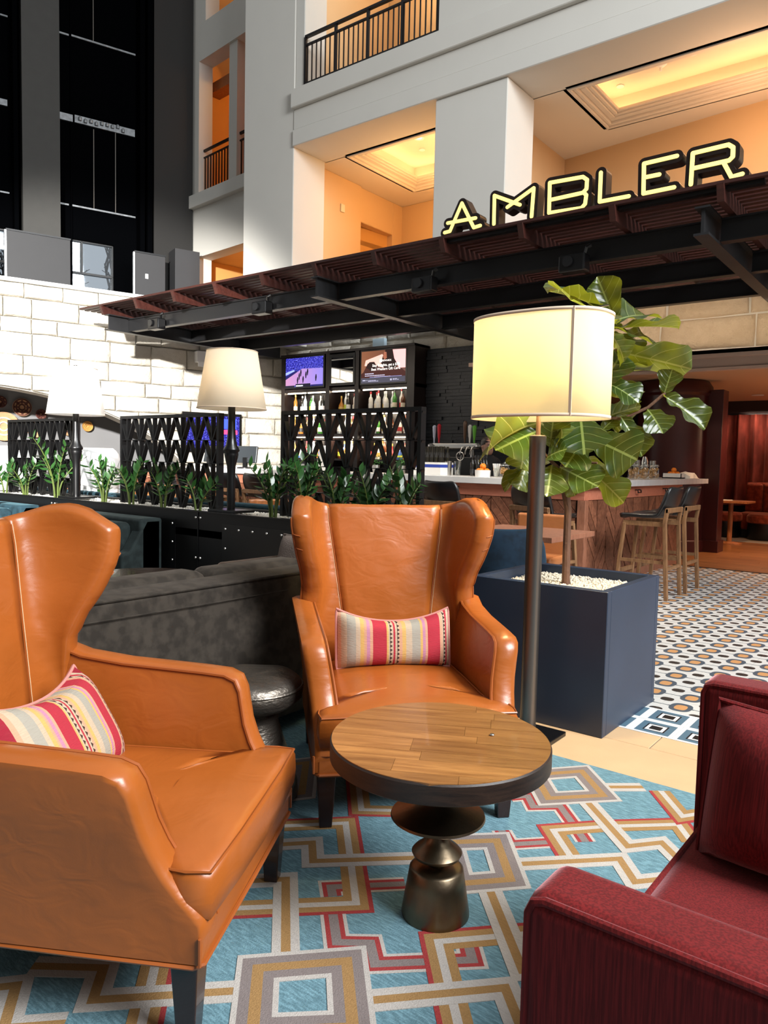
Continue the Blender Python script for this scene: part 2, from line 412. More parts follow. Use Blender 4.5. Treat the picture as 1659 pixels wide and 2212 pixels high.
# ------------------------------------------------------------------ rug with tufted bands
def rug_mat(name, c, streak=True):
    t = NT(name); co = t.coord('Object'); f = t.noise(co, 3, 4); g = t.noise(t.coord('Object', (30, 160, 1), (0, 0, .9)), 1, 4, .6); n2 = t.noise(co, 240, 2)
    col = t.mix(f, tuple(x*.78 for x in c), tuple(min(1, x*1.15) for x in c))
    col = t.mix(t.ramp(g, [(.42, (0, 0, 0)), (.66, (.8, .8, .8) if streak else (.4, .4, .4))]), col, tuple(min(1, x*1.7+.03) for x in c) if streak else tuple(x*.7 for x in c))
    col = t.mix(t.math('MULTIPLY', n2, .3), col, tuple(x*.4 for x in c))
    t.set(color=col, rough=.95, spec=.1, normal=t.bump(n2, .5, .004)); return t.m
M['rug'] = rug_mat('rug_blue', (.115, .215, .255)); M['rug_white'] = rug_mat('rug_ivory', (.50, .46, .42), False); M['rug_gold'] = rug_mat('rug_gold', (.36, .21, .085), False)
M['rug_grey'] = rug_mat('rug_grey', (.235, .195, .185), False); M['rug_red'] = rug_mat('rug_red', (.36, .05, .05), False)
rug = thing('area_rug', 'blue wool rug with interlocking ivory, gold and red angular bands', 'rug', (0, 0, 0))
MB().box(-3.9, 3.2, -2.2, 2.986, -.005, .006).build('rug_field', M['rug'], rug, bevel=.002, seg=1)
BT = {'W': [(.024, 1), (.025, 2), (.024, 1)], 'R': [(.013, 4), (.024, 2), (.022, 1), (.024, 2)], 'N': [(.010, 1), (.013, 4), (.026, 3), (.013, 4), (.010, 1)],
      'G': [(.014, 1), (.026, 3), (.028, 2), (.026, 3), (.014, 1)]}
RM = [M['rug'], M['rug_white'], M['rug_gold'], M['rug_grey'], M['rug_red']]
band_n = 0
def band(kind, pts, closed=False, flip=False):
    global band_n
    P = [at_z(x, y, .006) for x, y in pts]; P = [Vector((p.x, p.y)) for p in P]; n = len(P)
    st = BT[kind][::-1] if flip else BT[kind]; tot = sum(w for w, _ in st); off = -tot/2; z = .0068+band_n*.00007; band_n += 1
    def lines(o):
        out = []
        for i in range(n):
            a = P[i-1] if (i > 0 or closed) else None; b = P[(i+1) % n] if (i < n-1 or closed) else None
            d1 = (P[i]-a).normalized() if a is not None else None; d2 = (b-P[i]).normalized() if b is not None else None
            if d1 is None: d1 = d2
            if d2 is None: d2 = d1
            n1, n2 = Vector((-d1.y, d1.x)), Vector((-d2.y, d2.x)); m = n1+n2
            m = m/max(.35, m.dot(m))*2 if m.length > .01 else n1
            out.append(P[i]+m*o)
        return out
    mb = MB(); used = []
    for w, mi in st:
        if mi not in used: used.append(mi)
    for w, mi in st:
        A, B = lines(off), lines(off+w); off += w
        for i in range(n if closed else n-1):
            j = (i+1) % n
            vs = [(p.x, p.y, zz) for zz in (.003, z) for p in (A[i], A[j], B[j], B[i])]
            mb.add(vs, [(4, 5, 6, 7), (0, 1, 5, 4), (1, 2, 6, 5), (2, 3, 7, 6), (3, 0, 4, 7)], used.index(mi))
    mb.build('rug_band', [RM[i] for i in used], rug)
c7 = lambda L: [(400+x/2.127, 1680+y/2.127) for x, y in L]
c5 = lambda L: [(1080+x/2.865, 1440+y/2.865) for x, y in L]
c4 = lambda L: [(620+x/2.676, 1460+y/2.676) for x, y in L]
c2 = lambda L: [(x/2.44, 1600+y/2.44) for x, y in L]
band('N', c7([(1010, 488), (670, 503), (678, 545)]))
band('N', c7([(676, 608), (697, 757), (850, 760), (872, 857), (1320, 838), (1300, 765)]))
band('N', c5([(60, 812), (172, 803), (207, 868), (372, 865), (460, 985), (530, 1085)]))
band('N', c5([(10, 1015), (62, 1102), (345, 1085)]))
band('R', c7([(380, 222), (745, 205), (797, 583), (120, 612)]), flip=True)
band('R', c7([(1680, 702), (1150, 748), (1200, 958), (1245, 1150)]), flip=False)
band('R', c5([(440, 1200), (315, 1010), (660, 985), (1110, 972), (1200, 1090)]), flip=True)
band('R', c5([(985, 770), (1125, 935), (1250, 915)]))
band('R', c4([(395, 560), (420, 780), (640, 785)]))
band('R', c2([(840, 1150), (755, 1530)]), flip=True)
band('W', c7([(120, 485), (462, 468), (462, 832)]))
band('W', c7([(380, 312), (583, 300), (588, 385), (1060, 370), (1130, 372)]))
band('W', c5([(92, 1226), (740, 1192), (835, 1335), (1060, 1312)]))
band('W', c2([(170, 1190), (545, 1200), (490, 1370), (1300, 1318)]))
band('W', c2([(-150, 1320), (85, 1292), (20, 1520), (340, 1495)]))
band('W', c7([(810, 1030), (1470, 968), (1560, 1190)]))
band('W', c7([(1392, 500), (1550, 888), (1700, 880)]))
band('W', c5([(530, 828), (790, 1115), (1000, 1092), (1120, 1210)]))
band('W', c5([(650, 748), (885, 748)]))
band('G', c7([(335, 878), (742, 845), (770, 1150), (310, 1170)]), True)
band('G', c4([(930, 965), (1212, 955), (1292, 1180), (990, 1205)]), True)
band('G', c5([(215, 672), (505, 650), (640, 800), (300, 818)]), True)
band('G', c4([(20, 515), (110, 505), (85, 680), (0, 690)]))

# ================================================================== WALLS
def wall_holes(mb, x0, x1, z0, z1, holes, y0, y1, m=0):
    xs = sorted({x0, x1, *[min(max(h[i], x0), x1) for h in holes for i in (0, 1)]}); zs = sorted({z0, z1, *[min(max(h[i], z0), z1) for h in holes for i in (2, 3)]})
    for a, b in zip(xs, xs[1:]):
        run = None
        for c, d in zip(zs, zs[1:]):
            cx_, cz_ = (a+b)/2, (c+d)/2
            inside = any(h[0] < cx_ < h[1] and h[2] < cz_ < h[3] for h in holes)
            if inside:
                if run: mb.box(a, b, y0, y1, run[0], run[1], m); run = None
            else: run = (run[0], d) if run else (c, d)
        if run: mb.box(a, b, y0, y1, run[0], run[1], m)
    return mb
M['stone'] = NT('limestone')
def stone_mat(name, a, b):
    t = NT(name); co = t.coord('Object'); f = t.noise(co, 3, 5, .6); g = t.noise(co, 22, 5, .65)
    sh_ = t.new('ShaderNodeVectorMath', operation='ADD'); t.link(co, sh_.inputs[0]); cm = t.new('ShaderNodeCombineXYZ'); r = t.math('MULTIPLY', t.rnd(), 50.); t.link(r, cm.inputs[0]); t.link(r, cm.inputs[1]); t.link(cm.outputs[0], sh_.inputs[1])
    h = t.noise(sh_.outputs[0], 9, 6, .65)
    c = t.mix(h, a, b); c = t.mix(t.math('MULTIPLY', t.rnd(), .35), c, tuple(x*.8 for x in a))
    t.set(color=c, rough=.9, normal=t.bump(h, .7, .05, t.bump(g, .3, .01))); return t.m
M['stone'] = stone_mat('pale_limestone', (.48, .44, .37), (.66, .62, .54)); M['stone_tan'] = stone_mat('tan_limestone', (.46, .34, .22), (.62, .49, .34)); M['mortar'] = mat('mortar', (.56, .52, .45), .95)
def stone_piece(poly, parent, m, depth=.05, y=0):   # poly in local (x,z), face towards -y
    if len(poly) < 3: return
    cx_ = sum(p[0] for p in poly)/len(poly); cz_ = sum(p[1] for p in poly)/len(poly)
    n = len(poly); a = [(x-cx_, z-cz_) for x, z in poly]
    mid = []
    for i in range(n):
        mid.append(a[i]); q = a[(i+1) % n]; mid.append(((a[i][0]+q[0])/2+random.uniform(-.012, .012), (a[i][1]+q[1])/2+random.uniform(-.012, .012)))
    rings = [[(x, 0, z) for x, z in mid], [(x*.99, -depth*.35, z*.98) for x, z in mid], [(x*.9, -depth*random.uniform(.85, 1.15), z*.84) for x, z in mid], [(x*.45, -depth*random.uniform(.8, 1.2), z*.4) for x, z in mid]]
    MB().loft(rings, cap0=False).build('stone', m, parent, smooth=True, ang=60, loc=(cx_, y, cz_))
# ---- left stone wall with arch (local x along wall, -y faces the room)
RZL = math.atan2(.944, .33)
NL = Vector((.944, -.33, 0)); wall_left = setting('wall_left', (-10.65, 10.0, 0), RZL)
AXC, AA, AB, AZ0 = -5.2, 4.0, 2.15, .2
def arch_z(x): q = 1-((x-AXC)/AA)**2; return AZ0+AB*math.sqrt(q) if q > 0 else 0
ax = [AXC+AA*math.cos(t*PI/40) for t in range(0, 41)]
out = [(.5, 0), (.5, 3.98), (-11, 3.98), (-11, 0), (AXC-AA, 0)]+[(x, arch_z(x)) for x in reversed(ax)]+[(AXC+AA, 0)]
MB().prism(out, 0.02, .5, 1).build('wall_core', M['mortar'], wall_left)
MB().box(-11, .4, -.06, .55, 3.98, 4.04).build('coping', M['white_trim'], wall_left)
z = 0.0
while z < 3.97:
    h = min(random.uniform(.24, .36), 3.98-z)
    if 3.98-(z+h) < .12: h = 3.98-z
    x = -8.6
    while x < .40:
        w = random.uniform(.38, .78); x1 = min(x+w, .42)
        if .42-x1 < .15: x1 = .42
        poly = [(x+.004, z+.004), (x1-.004, z+.004), (x1-.004, z+h-.004), (x+.004, z+h-.004)]
        ins = [((px-AXC)/AA)**2+((max(pz, AZ0)-AZ0)/AB)**2 < 1.0 for px, pz in poly]
        if all(ins): poly = []
        elif any(ins):
            mx, mz = (x+x1)/2, z+h/2; th = math.atan2((max(mz, AZ0+.02)-AZ0)/AB, (mx-AXC)/AA)
            q = (AXC+AA*math.cos(th), AZ0+AB*math.sin(th)); nn = Vector((math.cos(th)/AA, math.sin(th)/AB)).normalized()
            poly = clip_poly(poly, (-nn.x, -nn.y), -(nn.x*q[0]+nn.y*q[1])-.006)
        stone_piece(poly, wall_left, M['stone'])
        x = x1
    z += h
# niche behind the arch
MB().box(-11, 0.0, 1.9, 2.0, 0, 2.9).box(-11, 0, .5, 2.0, 2.6, 2.7).box(-1.0, -.9, .5, 2.0, 0, 2.7).build('niche_back', M['niche'], wall_left)
def on_niche(px, py, off=1.86):
    k = NL.dot(Vector((-10.65, 10.0, 0)))-off
    return on_plane(px, py, NL, k)
def basket(px, py, r_px, lab, mats, rings=3):
    p = on_niche(px, py); r = r_px/F_PX*(p-CO).dot(_fw)
    o = thing('woven_basket', lab, 'basket', p, RZL, 'baskets on the niche wall')
    mb = MB(); prof = [(0, .0), (r*.25, -.004), (r*.55, -.02), (r*.85, -.05), (r, -.06), (r*1.0, -.045), (r*.8, -.02), (r*.5, .0)]
    n = 28
    mb.loft([[(rr*math.cos(2*PI*j/n), dy, rr*math.sin(2*PI*j/n)) for j in range(n)] for rr, dy in prof])
    mb.build('bowl', mats[0], o, smooth=True)
    for k in range(rings):
        rr = r*(.3+.3*k); MB().tube([(rr*math.cos(2*PI*j/24), -.012-.07*(rr/r)**2*.8, rr*math.sin(2*PI*j/24)) for j in range(24)], .012, 6, closed=True).build('coil', mats[1], o, smooth=True)
    if rings == 3:
        for k in range(8):
            a = 2*PI*k/8; MB().bar((r*.45*math.cos(a), -.03, r*.45*math.sin(a)), (r*.8*math.cos(a), -.05, r*.8*math.sin(a)), .03, .03).build('motif', mats[1], o)
basket(47, 880, 19, 'round woven basket with dark star ring, upper one on the niche wall', [M['wicker'], M['wicker_dark']])
basket(8, 921, 31, 'large pale woven basket at the picture edge on the niche wall', [M['wicker'], M['white_trim']], 2)
basket(0, 868, 13, 'small basket cut by the left picture edge above the large pale one', [M['wicker'], M['wicker_dark']])
basket(88, 895, 11, 'small dark patterned basket just above the left lattice screen', [M['wicker'], M['wicker_dark']])
basket(76, 928, 17, 'plain pale basket seen through the left lattice screen', [M['wicker'], M['wicker']], 2)
basket(146, 930, 11, 'small ringed basket behind the left lattice screen near the lamp', [M['wicker'], M['wicker_dark']], 1)
basket(188, 921, 11, 'small golden basket right of the left table lamp', [M['wicker_gold'], M['wicker_gold']], 2)

# ---- back stone wall behind the bar and the lintel over the lounge opening
wall_back = setting('wall_back', (0, 10.45, 0), 0)
MB().box(-10.9, -6.0, .03, .6, 0, 4.0).box(-6.0, 4, -.37, .3, 2.77, 4.0).build('wall_core', M['mortar'], wall_back)
def courses(x0, x1, z0, z1, m, wr, hr, depth=.05, y=.04):
    z = z0
    while z < z1-.02:
        h = min(random.uniform(*hr), z1-z)
        if z1-(z+h) < .1: h = z1-z
        x = x0
        while x < x1-.02:
            w = random.uniform(*wr); e = min(x+w, x1)
            if x1-e < .15: e = x1
            stone_piece([(x+.008, z+.008), (e-.008, z+.008), (e-.008, z+h-.008), (x+.008, z+h-.008)], wall_back, m, depth, y); x = e
        z += h
courses(-10.65, -10.2, .9, 3.1, M['stone'], (.3, .45), (.25, .36))
courses(-10.65, -6.0, 3.1, 4.0, M['stone'], (.4, .8), (.26, .36), .07)
courses(-6.0, 2.5, 2.77, 4.0, M['stone_tan'], (.7, 1.2), (.38, .46), .05, -.36)
# ---- lounge behind the lintel
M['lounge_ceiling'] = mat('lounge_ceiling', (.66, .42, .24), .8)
ceil2 = struct(MB().box(-7, 4, 10.72, 17, 2.60, 2.68).build('ceiling_lounge', M['lounge_ceiling']))
MB().box(-6.2, 4, 10.1, 10.74, 2.77, 2.83).box(-6.2, 4, 10.70, 10.74, 2.58, 2.77).box(-6.2, 4, 10.42, 10.46, 2.72, 2.77).box(-6.2, 4, 10.66, 10.70, 2.585, 2.62).build('soffit_moulding', mat('soffit_pink_plaster', (.60, .42, .33), .8), ceil2)
M['lounge_dark'] = mat('lounge_dark_wall', (.012, .007, .007), .6)
wl = struct(MB().box(-7, 4, 16.2, 16.4, 0, 2.7).box(-7.2, -7, 10.6, 16.4, 0, 2.7).build('wall_lounge', M['lounge_dark']))
struct(MB().box(-7, 4, 15.9, 16.2, 2.36, 2.6).build('trim_1', mat('curtain_pelmet', (.02, .007, .005), .5)))
# ---- facade (plaster, faces -y)
fac = setting('wall_facade', (0, 0, 0))
pb = lambda n, *b, m='plaster', par=None: MB().box(*b).build(n, M[m], par if par is not None else fac, bevel=.012, seg=1)
pb('pillar', -11.35, -10.0, 10.0, 10.85, 3.4, 14)
pb('pillar', -6.9, -5.62, 10.02, 10.88, 3.4, 6.95)
pb('beam', -10.0, 4, 9.96, 10.88, 6.95, 7.24); pb('beam', -10.0, 4, 9.985, 10.88, 7.24, 7.6)
pb('parapet', -10.0, 4, 9.90, 10.6, 7.6, 7.93)
pb('pier', -6.86, -5.5, 9.98, 10.6, 7.93, 14); pb('pier', -10.0, -9.78, 10.02, 10.6, 7.93, 14)
pb('wall_panel', -5.5, 4, 9.98, 10.6, 7.93, 8.75); pb('wall_panel', -4.95, 4, 9.98, 10.6, 8.75, 14); pb('wall_panel', -5.5, -4.95, 10.3, 10.6, 8.75, 14, m='white_trim')
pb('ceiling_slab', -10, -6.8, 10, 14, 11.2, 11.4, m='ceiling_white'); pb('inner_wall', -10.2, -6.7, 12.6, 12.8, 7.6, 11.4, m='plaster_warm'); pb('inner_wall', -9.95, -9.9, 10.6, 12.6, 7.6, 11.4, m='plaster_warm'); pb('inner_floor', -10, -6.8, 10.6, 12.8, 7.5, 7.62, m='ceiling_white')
pb('door_leaf', -8.7, -8.05, 12.55, 12.6, 7.62, 9.7, m='orange_wood')
# rooms on the first gallery
def cove(u0, u1, v0, v1, ztop, par):
    # stepped moulding ring + raised tray + hidden light strip
    def ring(name, o, w, za, zb, m):
        MB().box(u0+o, u1-o, v0+o, v0+o+w, za, zb).box(u0+o, u1-o, v1-o-w, v1-o, za, zb).box(u0+o, u0+o+w, v0+o+w, v1-o-w, za, zb).box(u1-o-w, u1-o, v0+o+w, v1-o-w, za, zb).build(name, m, par, bevel=.008, seg=1)
    ring('cove_moulding', 0, .05, 6.93, 6.99, M['ceiling_white']); ring('cove_moulding', .05, .06, 6.96, 7.02, M['ceiling_white']); ring('cove_moulding', .11, .10, 7.0, 7.04, M['ceiling_white']); ring('cove_moulding', .21, .06, 7.02, 7.08, M['ceiling_white']); ring('cove_moulding', .27, .04, 7.05, 7.10, M['ceiling_white'])
    ring('cove_light_strip', .08, .06, 7.10, 7.115, M['cove_led'])
    MB().box(u0-.1, u1+.1, v0-.1, v1+.1, ztop, ztop+.08).box(u0-.06, u0, v0, v1, 6.95, ztop).box(u1, u1+.06, v0, v1, 6.95, ztop).box(u0, u1, v0-.06, v0, 6.95, ztop).box(u0, u1, v1, v1+.06, 6.95, ztop).build('cove_tray', M['ceiling_white'], par)
M['cove_led'] = emis('cove_led', (1, .62, .28), 11)
rm1 = setting('ceiling_gallery_room_small'); rm2 = setting('ceiling_gallery_room_large')
def slab_hole(x0, x1, y0, y1, h, name, par, m):
    MB().box(x0, h[0], y0, y1, 6.95, 7.0).box(h[1], x1, y0, y1, 6.95, 7.0).box(h[0], h[1], y0, h[2], 6.95, 7.0).box(h[0], h[1], h[3], y1, 6.95, 7.0).build(name, m, par)
slab_hole(-12, -6.3, 10.85, 14.2, (-9.47, -6.7, 10.86, 13.05), 'ceiling_slab', rm1, M['ceiling_white'])
cove(-9.47, -6.35, 10.86, 13.05, 7.42, rm1)
slab_hole(-6.3, 4, 10.85, 14.2, (-5.08, 3.0, 10.86, 12.5), 'ceiling_slab', rm2, M['ceiling_white'])
cove(-5.08, 3.0, 10.86, 12.5, 7.42, rm2)
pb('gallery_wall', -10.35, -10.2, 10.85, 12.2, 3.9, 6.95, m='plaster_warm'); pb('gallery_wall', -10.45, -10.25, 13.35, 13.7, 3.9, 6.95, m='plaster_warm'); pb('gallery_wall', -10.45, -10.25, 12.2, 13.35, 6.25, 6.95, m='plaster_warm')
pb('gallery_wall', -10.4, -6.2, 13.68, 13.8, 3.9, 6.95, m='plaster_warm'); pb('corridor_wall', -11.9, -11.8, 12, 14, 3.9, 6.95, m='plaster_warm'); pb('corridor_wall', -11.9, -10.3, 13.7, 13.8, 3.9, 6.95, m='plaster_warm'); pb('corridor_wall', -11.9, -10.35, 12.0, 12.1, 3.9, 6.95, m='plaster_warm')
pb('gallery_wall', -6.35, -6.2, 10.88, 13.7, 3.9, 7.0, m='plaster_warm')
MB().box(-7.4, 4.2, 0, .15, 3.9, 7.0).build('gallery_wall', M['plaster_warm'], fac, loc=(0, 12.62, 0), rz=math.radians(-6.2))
pb('gallery_floor', -12, 4, 10.1, 14, 3.85, 4.0, m='ceiling_white')
# painted frieze band on the large room's wall
fz = setting('trim_2', (0, 12.62, 0), math.radians(-6.2))
MB().box(-5.6, 4.1, -.03, 0, 5.28, 5.36).build('frieze_rail', mat('frieze_gilt', (.30, .17, .06), .5), fz)
fm = MB().box(-.035, .035, -.045, -.03, 5.295, 5.345).mesh('frieze_block', mat('frieze_dark', (.07, .03, .015), .6))
for k in range(60): inst('frieze_block', fm, fz, (-5.5+k*.16, 0, 0))
M['mural'] = NT('painted_mural').m
_t = NT('painted_wall_below_frieze'); _co = _t.coord('Object', (1.2, 1, 2)); _t.set(color=_t.ramp(_t.noise(_co, 2.2, 4, .6, 1.5), [(.3, (.30, .26, .17)), (.5, (.50, .46, .35)), (.7, (.35, .20, .10))]), rough=.8); M['mural'] = _t.m
MB().box(-5.6, 4.1, -.012, 0, 4.0, 5.28).build('mural_panel', M['mural'], fz)
for x, y, k in [(905, 297, 0), (912, 323, 1), (936, 270, 1), (1356, 145, 0), (1495, 111, 0), (1586, 78, 0), (1428, 137, 2), (1340, 186, 1)]:
    p = at_z(x, y, 7.415); par = rm1 if x < 950 else rm2
    if k == 0:
        d = MB().lathe([(.075, 0), (.10, -.004), (.10, -.02), (.07, -.02), (.055, .0)], 20).build('downlight_ring', M['white_paint'], par, smooth=True, loc=p); MB().cyl(.055, -.008, -.003, 16).build('downlight_lens', emis('downlight_warm', (1, .8, .55), 2.5) if 'dl' not in M else M['dl'], d); 
    elif k == 2:
        d = MB().lathe([(.09, 0), (.085, -.02), (.05, -.05), (.02, -.06), (.02, -.11), (.0, -.12)], 16).build('sprinkler_head', M['white_paint'], par, smooth=True, loc=p)
    else: MB().lathe([(.06, 0), (.06, -.012), (.03, -.018), (0, -.018)], 16).build('ceiling_sensor', M['white_paint'], par, smooth=True, loc=p)
p = at_u(739, 450, -10.2); tag(MB().box(.0, .03, -.06, .06, -.08, .08).build('wall_thermostat', mat('ivory_plastic', (.7, .6, .4), .5), bevel=.01, loc=p), 'small ivory square thermostat on the glowing gallery wall', 'thermostat')
light('gallery_room_lamp', 'POINT', (-8.2, 12.0, 6.2), 120, (1, .58, .24), .3); light('gallery_large_lamp', 'POINT', (-2.6, 11.6, 6.2), 70, (1, .55, .28), .3)
light('corridor_lamp', 'POINT', (-11.1, 13.0, 6.0), 40, (1, .55, .18), .2); light('balcony_lamp', 'POINT', (-8.4, 11.6, 10.6), 60, (1, .75, .5), .2)
# balcony railing
br = thing('balcony_railing', 'black metal railing of the upper balcony above the cream beam', 'railing', (-9.75, 10.02, 7.93))
RL = 2.88
MB().box(0, RL, -.03, .03, .86, .90).build('top_rail', M['rail_black'], br); MB().box(0, RL, -.02, .02, .72, .75).build('rail', M['rail_black'], br); MB().box(0, RL, -.015, .015, .06, .09).build('rail', M['rail_black'], br)
bal = MB().box(-.009, .009, -.009, .009, .0, .73).mesh('baluster', M['rail_black']); post = MB().box(-.022, .022, -.022, .022, 0, .87).mesh('post', M['rail_black'])
for k in range(27): inst('baluster', bal, br, (.05+k*.107, 0, 0))
for k in range(5): inst('post', post, br, (.0+k*RL/4, 0, 0))
ch = thing('tub_chair', 'dark round tub chair behind the upper balcony railing', 'chair', (-7.6, 11.2, 7.62))
MB().lathe([(.30, .0), (.33, .3), (.36, .75), (.32, .78), (.28, .42), (0, .42)], 20).build('shell', M['black_leather'], ch, smooth=True)
# ---- left angled facade section
NA = Vector((.11, .994, 0)).normalized(); KA = NA.dot(Vector((-11.3, 10.7, 0))); RZA = math.atan2(-.11, .994)
OA = Vector((-11.3, 10.7, 0)); XA = Vector((math.cos(RZA), math.sin(RZA), 0))
fl = setting('wall_facade_left', OA, RZA)
def la(px, py): p = on_plane(px, py, NA, KA); return (p-OA).dot(XA), p.z
xc = la(408, 500)[0]
x428 = la(429, 400)[0]; xm0 = la(490, 300)[0]; xm1 = la(507, 300)[0]
zb = la(440, 415)[1]-.02; zt_ = la(428, 135)[1]; zl = la(428, 556)[1]; zup = la(450, 40)[1]
wh = wall_holes(MB(), xc, .25, 3.4, 14, [(x428, .25, zb, zt_), (x428, .25, 3.4, zl), (x428+.25, .25, zup, zup+2.4)], 0, .35)
wh.build('wall_core', M['plaster'], fl)
MB().box(xm0, xm1, .05, .35, zb, zt_).build('mullion_pier', M['plaster'], fl)
MB().box(xc-.12, .25, -.14, .1, zb-.30, zb-.02).build('sill_ledge', M['plaster'], fl, bevel=.01)
for a, b in [(x428, xm0), (xm1, .25)]:
    r_ = thing('gallery_railing', 'short black railing in the %s of the twin amber window openings' % ('left' if a == x428 else 'right'), 'railing', OA+XA*a+Vector((0, 0, zb-.02)), RZA); L = b-a
    MB().box(0, L, .12, .16, 1.0, 1.05).build('top_rail', M['rail_black'], r_); MB().box(0, L, .125, .155, .86, .89).build('rail', M['rail_black'], r_)
    bb = MB().box(-.012, .012, .128, .152, 0, .87).mesh('baluster', M['rail_black'])
    for k in range(max(3, int(L/.11))): inst('baluster', bb, r_, (.05+k*.11, 0, 0))
M['amber'] = mat('amber_plaster', (.62, .33, .10), .85)
MB().box(xc, .6, 3.6, 3.7, 3.4, 13).box(xc, .6, .35, 3.7, zb-.25, zb-.05).box(xc, .6, .9, 3.7, zt_+.05, zt_+.15).box(xc-.05, xc, .35, 3.7, 3.4, 13).box(.55, .6, .35, 3.7, 3.4, 13).box(xc+.6, .6, 2.2, 2.3, zb, zb+2.1).box(xc, .6, .35, 3.7, zl+.1, zl+.2).box(x428+.8, .6, 1.6, 1.7, 3.4, zl).build('gallery_interior', M['amber'], fl)
MB().box(xc, .6, .5, .8, zt_-.42, zt_-.2).build('ceiling_beam', M['orange_wood'], fl)
bx_ = struct(MB().box(0, 1.6, 0, .02, 0, 1.5).build('trim_3', M['orange_wood'], loc=OA+XA*(x428+.75)+Vector((-.0, 1.55, 4.0)), rz=RZA))
for zz, pw in [(zt_-.6, 42), (zl-.5, 34), (zup+1.5, 26)]:
    p = OA+XA*(x428*.45)+Vector((0, 1.4, zz)); light('amber_gallery_lamp', 'POINT', p, pw, (1, .45, .10), .15)

# ---- elevator wall (dark)
OE = on_plane(408, 500, NA, KA); OE.z = 0; XE = Vector((.33, .944, 0)); KE = NL.dot(OE)
el = setting('wall_elevator', OE, RZL)
def le(px, py, off=0): p = on_plane(px, py, NL, KE+off); return (p-OE).dot(XE), p.z
def xe(px, py=300, off=0): return le(px, py, off)[0]
zw0, zw1 = le(200, 640)[1], le(200, 530)[1]
wx0, wx1 = xe(152, 570), xe(246, 570); wx2, wx3 = xe(-40, 570), xe(14, 570)
SI = (KA-NA.dot(OE))/NA.dot(XE)
wall_holes(MB(), -9, SI+.1, 3.6, 15, [(wx0, wx1, 3.95, le(155, 515)[1]), (wx2, wx3, 3.95, le(2, 492)[1])], 0, .2).build('shaft_wall', M['elev_dark'], el)
MB().box(xe(43), xe(123), -.35, 0, 3.9, 15).build('pier', M['elev_pier'], el); MB().box(xe(326), SI, -.25, 0, 3.9, 15).build('pier', M['elev_pier2'], el)
for px in (300, 316): MB().box(xe(px)-.05, xe(px)+.05, -.3, 0, 3.9, 15).build('guide_rail', M['elev_dark'], el)
MB().box(xe(30)-.04, xe(30)+.04, -.3, 0, 3.9, 15).build('guide_rail', M['elev_dark'], el)
for a, ya, b, yb, h in [(123, 69, 148, 77, .035), (153, 78, 292, 119, .035), (123, 438, 148, 443, .035), (153, 443, 292, 471, .035), (0, 33, 16, 36, .03), (0, 414, 20, 418, .03)]:
    x0, z0 = le(a, ya); x1, z1 = le(b, yb); zz = (z0+z1)/2
    MB().box(x0, x1, -.03, 0, zz-h/2, zz+h/2).build('ledge_strip', M['elev_rail'], el)
x0, z0 = le(125, 254); x1, z1 = le(290, 290); zz = (z0+z1)/2
MB().box(x0, x0+.28, -.06, 0, zz-.06, zz+.08).build('door_gear', M['elev_rail'], el); MB().box(x0+.32, x1, -.05, 0, zz-.05, zz+.10).build('door_gear', M['elev_rail'], el)
for k in range(9): MB().lathe([(.035, 0), (.035, .06), (.02, .08)], 10).build('gear_roller', M['elev_rail'], el, loc=(x0+.42+k*.11, -.07, zz+random.uniform(-.03, .03)))
MB().box(xe(0), xe(16), -.05, 0, le(5, 222)[1]-.06, le(5, 222)[1]+.06).build('door_gear', M['elev_rail'], el)
M['door_seam'] = mat('door_seam', (.10, .085, .07), .5)
for px, y0, y1 in [(202, -20, 90), (202, 280, 452), (249, 285, 460)]:
    MB().box(xe(px)-.007, xe(px)+.007, -.02, 0, le(px, y1)[1], le(px, y0)[1]).build('door_seam', M['door_seam'], el)
MB().box(xe(153)-.015, xe(153)+.015, -.04, 0, 3.9, 15).build('mullion', M['elev_dark'], el)
# window to the outside in the shaft wall
for n_, (a, b, top) in enumerate([(wx0, wx1, le(155, 515)[1]), (wx2, wx3, le(2, 492)[1])]):
    w_ = setting('window_%d' % (n_+1), OE, RZL); hz = le(200, 592)[1]
    MB().box(a, b, .10, .11, 3.95, top).build('pane', M['pane'], w_)
    MB().box(a, a+.03, .05, .15, 3.95, top).box(b-.03, b, .05, .15, 3.95, top).box(a, b, .05, .15, top-.03, top).box(a, b, .05, .15, hz-.02, hz+.02).box(a+(b-a)*.27-.02, a+(b-a)*.27+.02, .05, .15, hz, top).build('window_frame', M['black_steel'], w_)
# mezzanine floor behind the stone wall and its grey panels
mz = struct(MB().box(-11, 1.6, .5, 4.4, 3.8, 3.97).build('floor_mezzanine', M['grey_panel'], loc=(-10.65, 10.0, 0), rz=RZL))
def panel(px0, px1, ytop, lab):
    off = .75; a, z1 = le(px0, ytop, off); b, _ = le(px1, ytop, off)
    t_ = thing('guard_panel', lab, 'panel', OE, RZL)
    MB().box(a, b, -off-.04, -off, 3.97, z1).build('panel_face', M['grey_panel'], t_, bevel=.006); MB().box(a-.01, b+.01, -off-.05, -off+.01, z1, z1+.03).build('cap_rail', M['black_steel'], t_); MB().box(a-.035, a-.0, -off-.05, -off+.01, 3.97, z1).build('edge_post', M['steel'], t_)
    return t_
panel(13, 151, 497, 'wide grey guard panel on the ledge left of the bright window')
pn = panel(290, 356, 545, 'narrow grey guard panel on the ledge beside the potted plant'); 
a, z1 = le(317, 597, .80); MB().box(a-.03, a+.03, -.805, -.79, z1-.05, z1+.05).build('switch_plate', M['white_paint'], pn)
MB().box(xe(356, 600), SI, -.75, -.3, 3.97, le(380, 556)[1]).build('half_wall', M['grey_panel'], el)
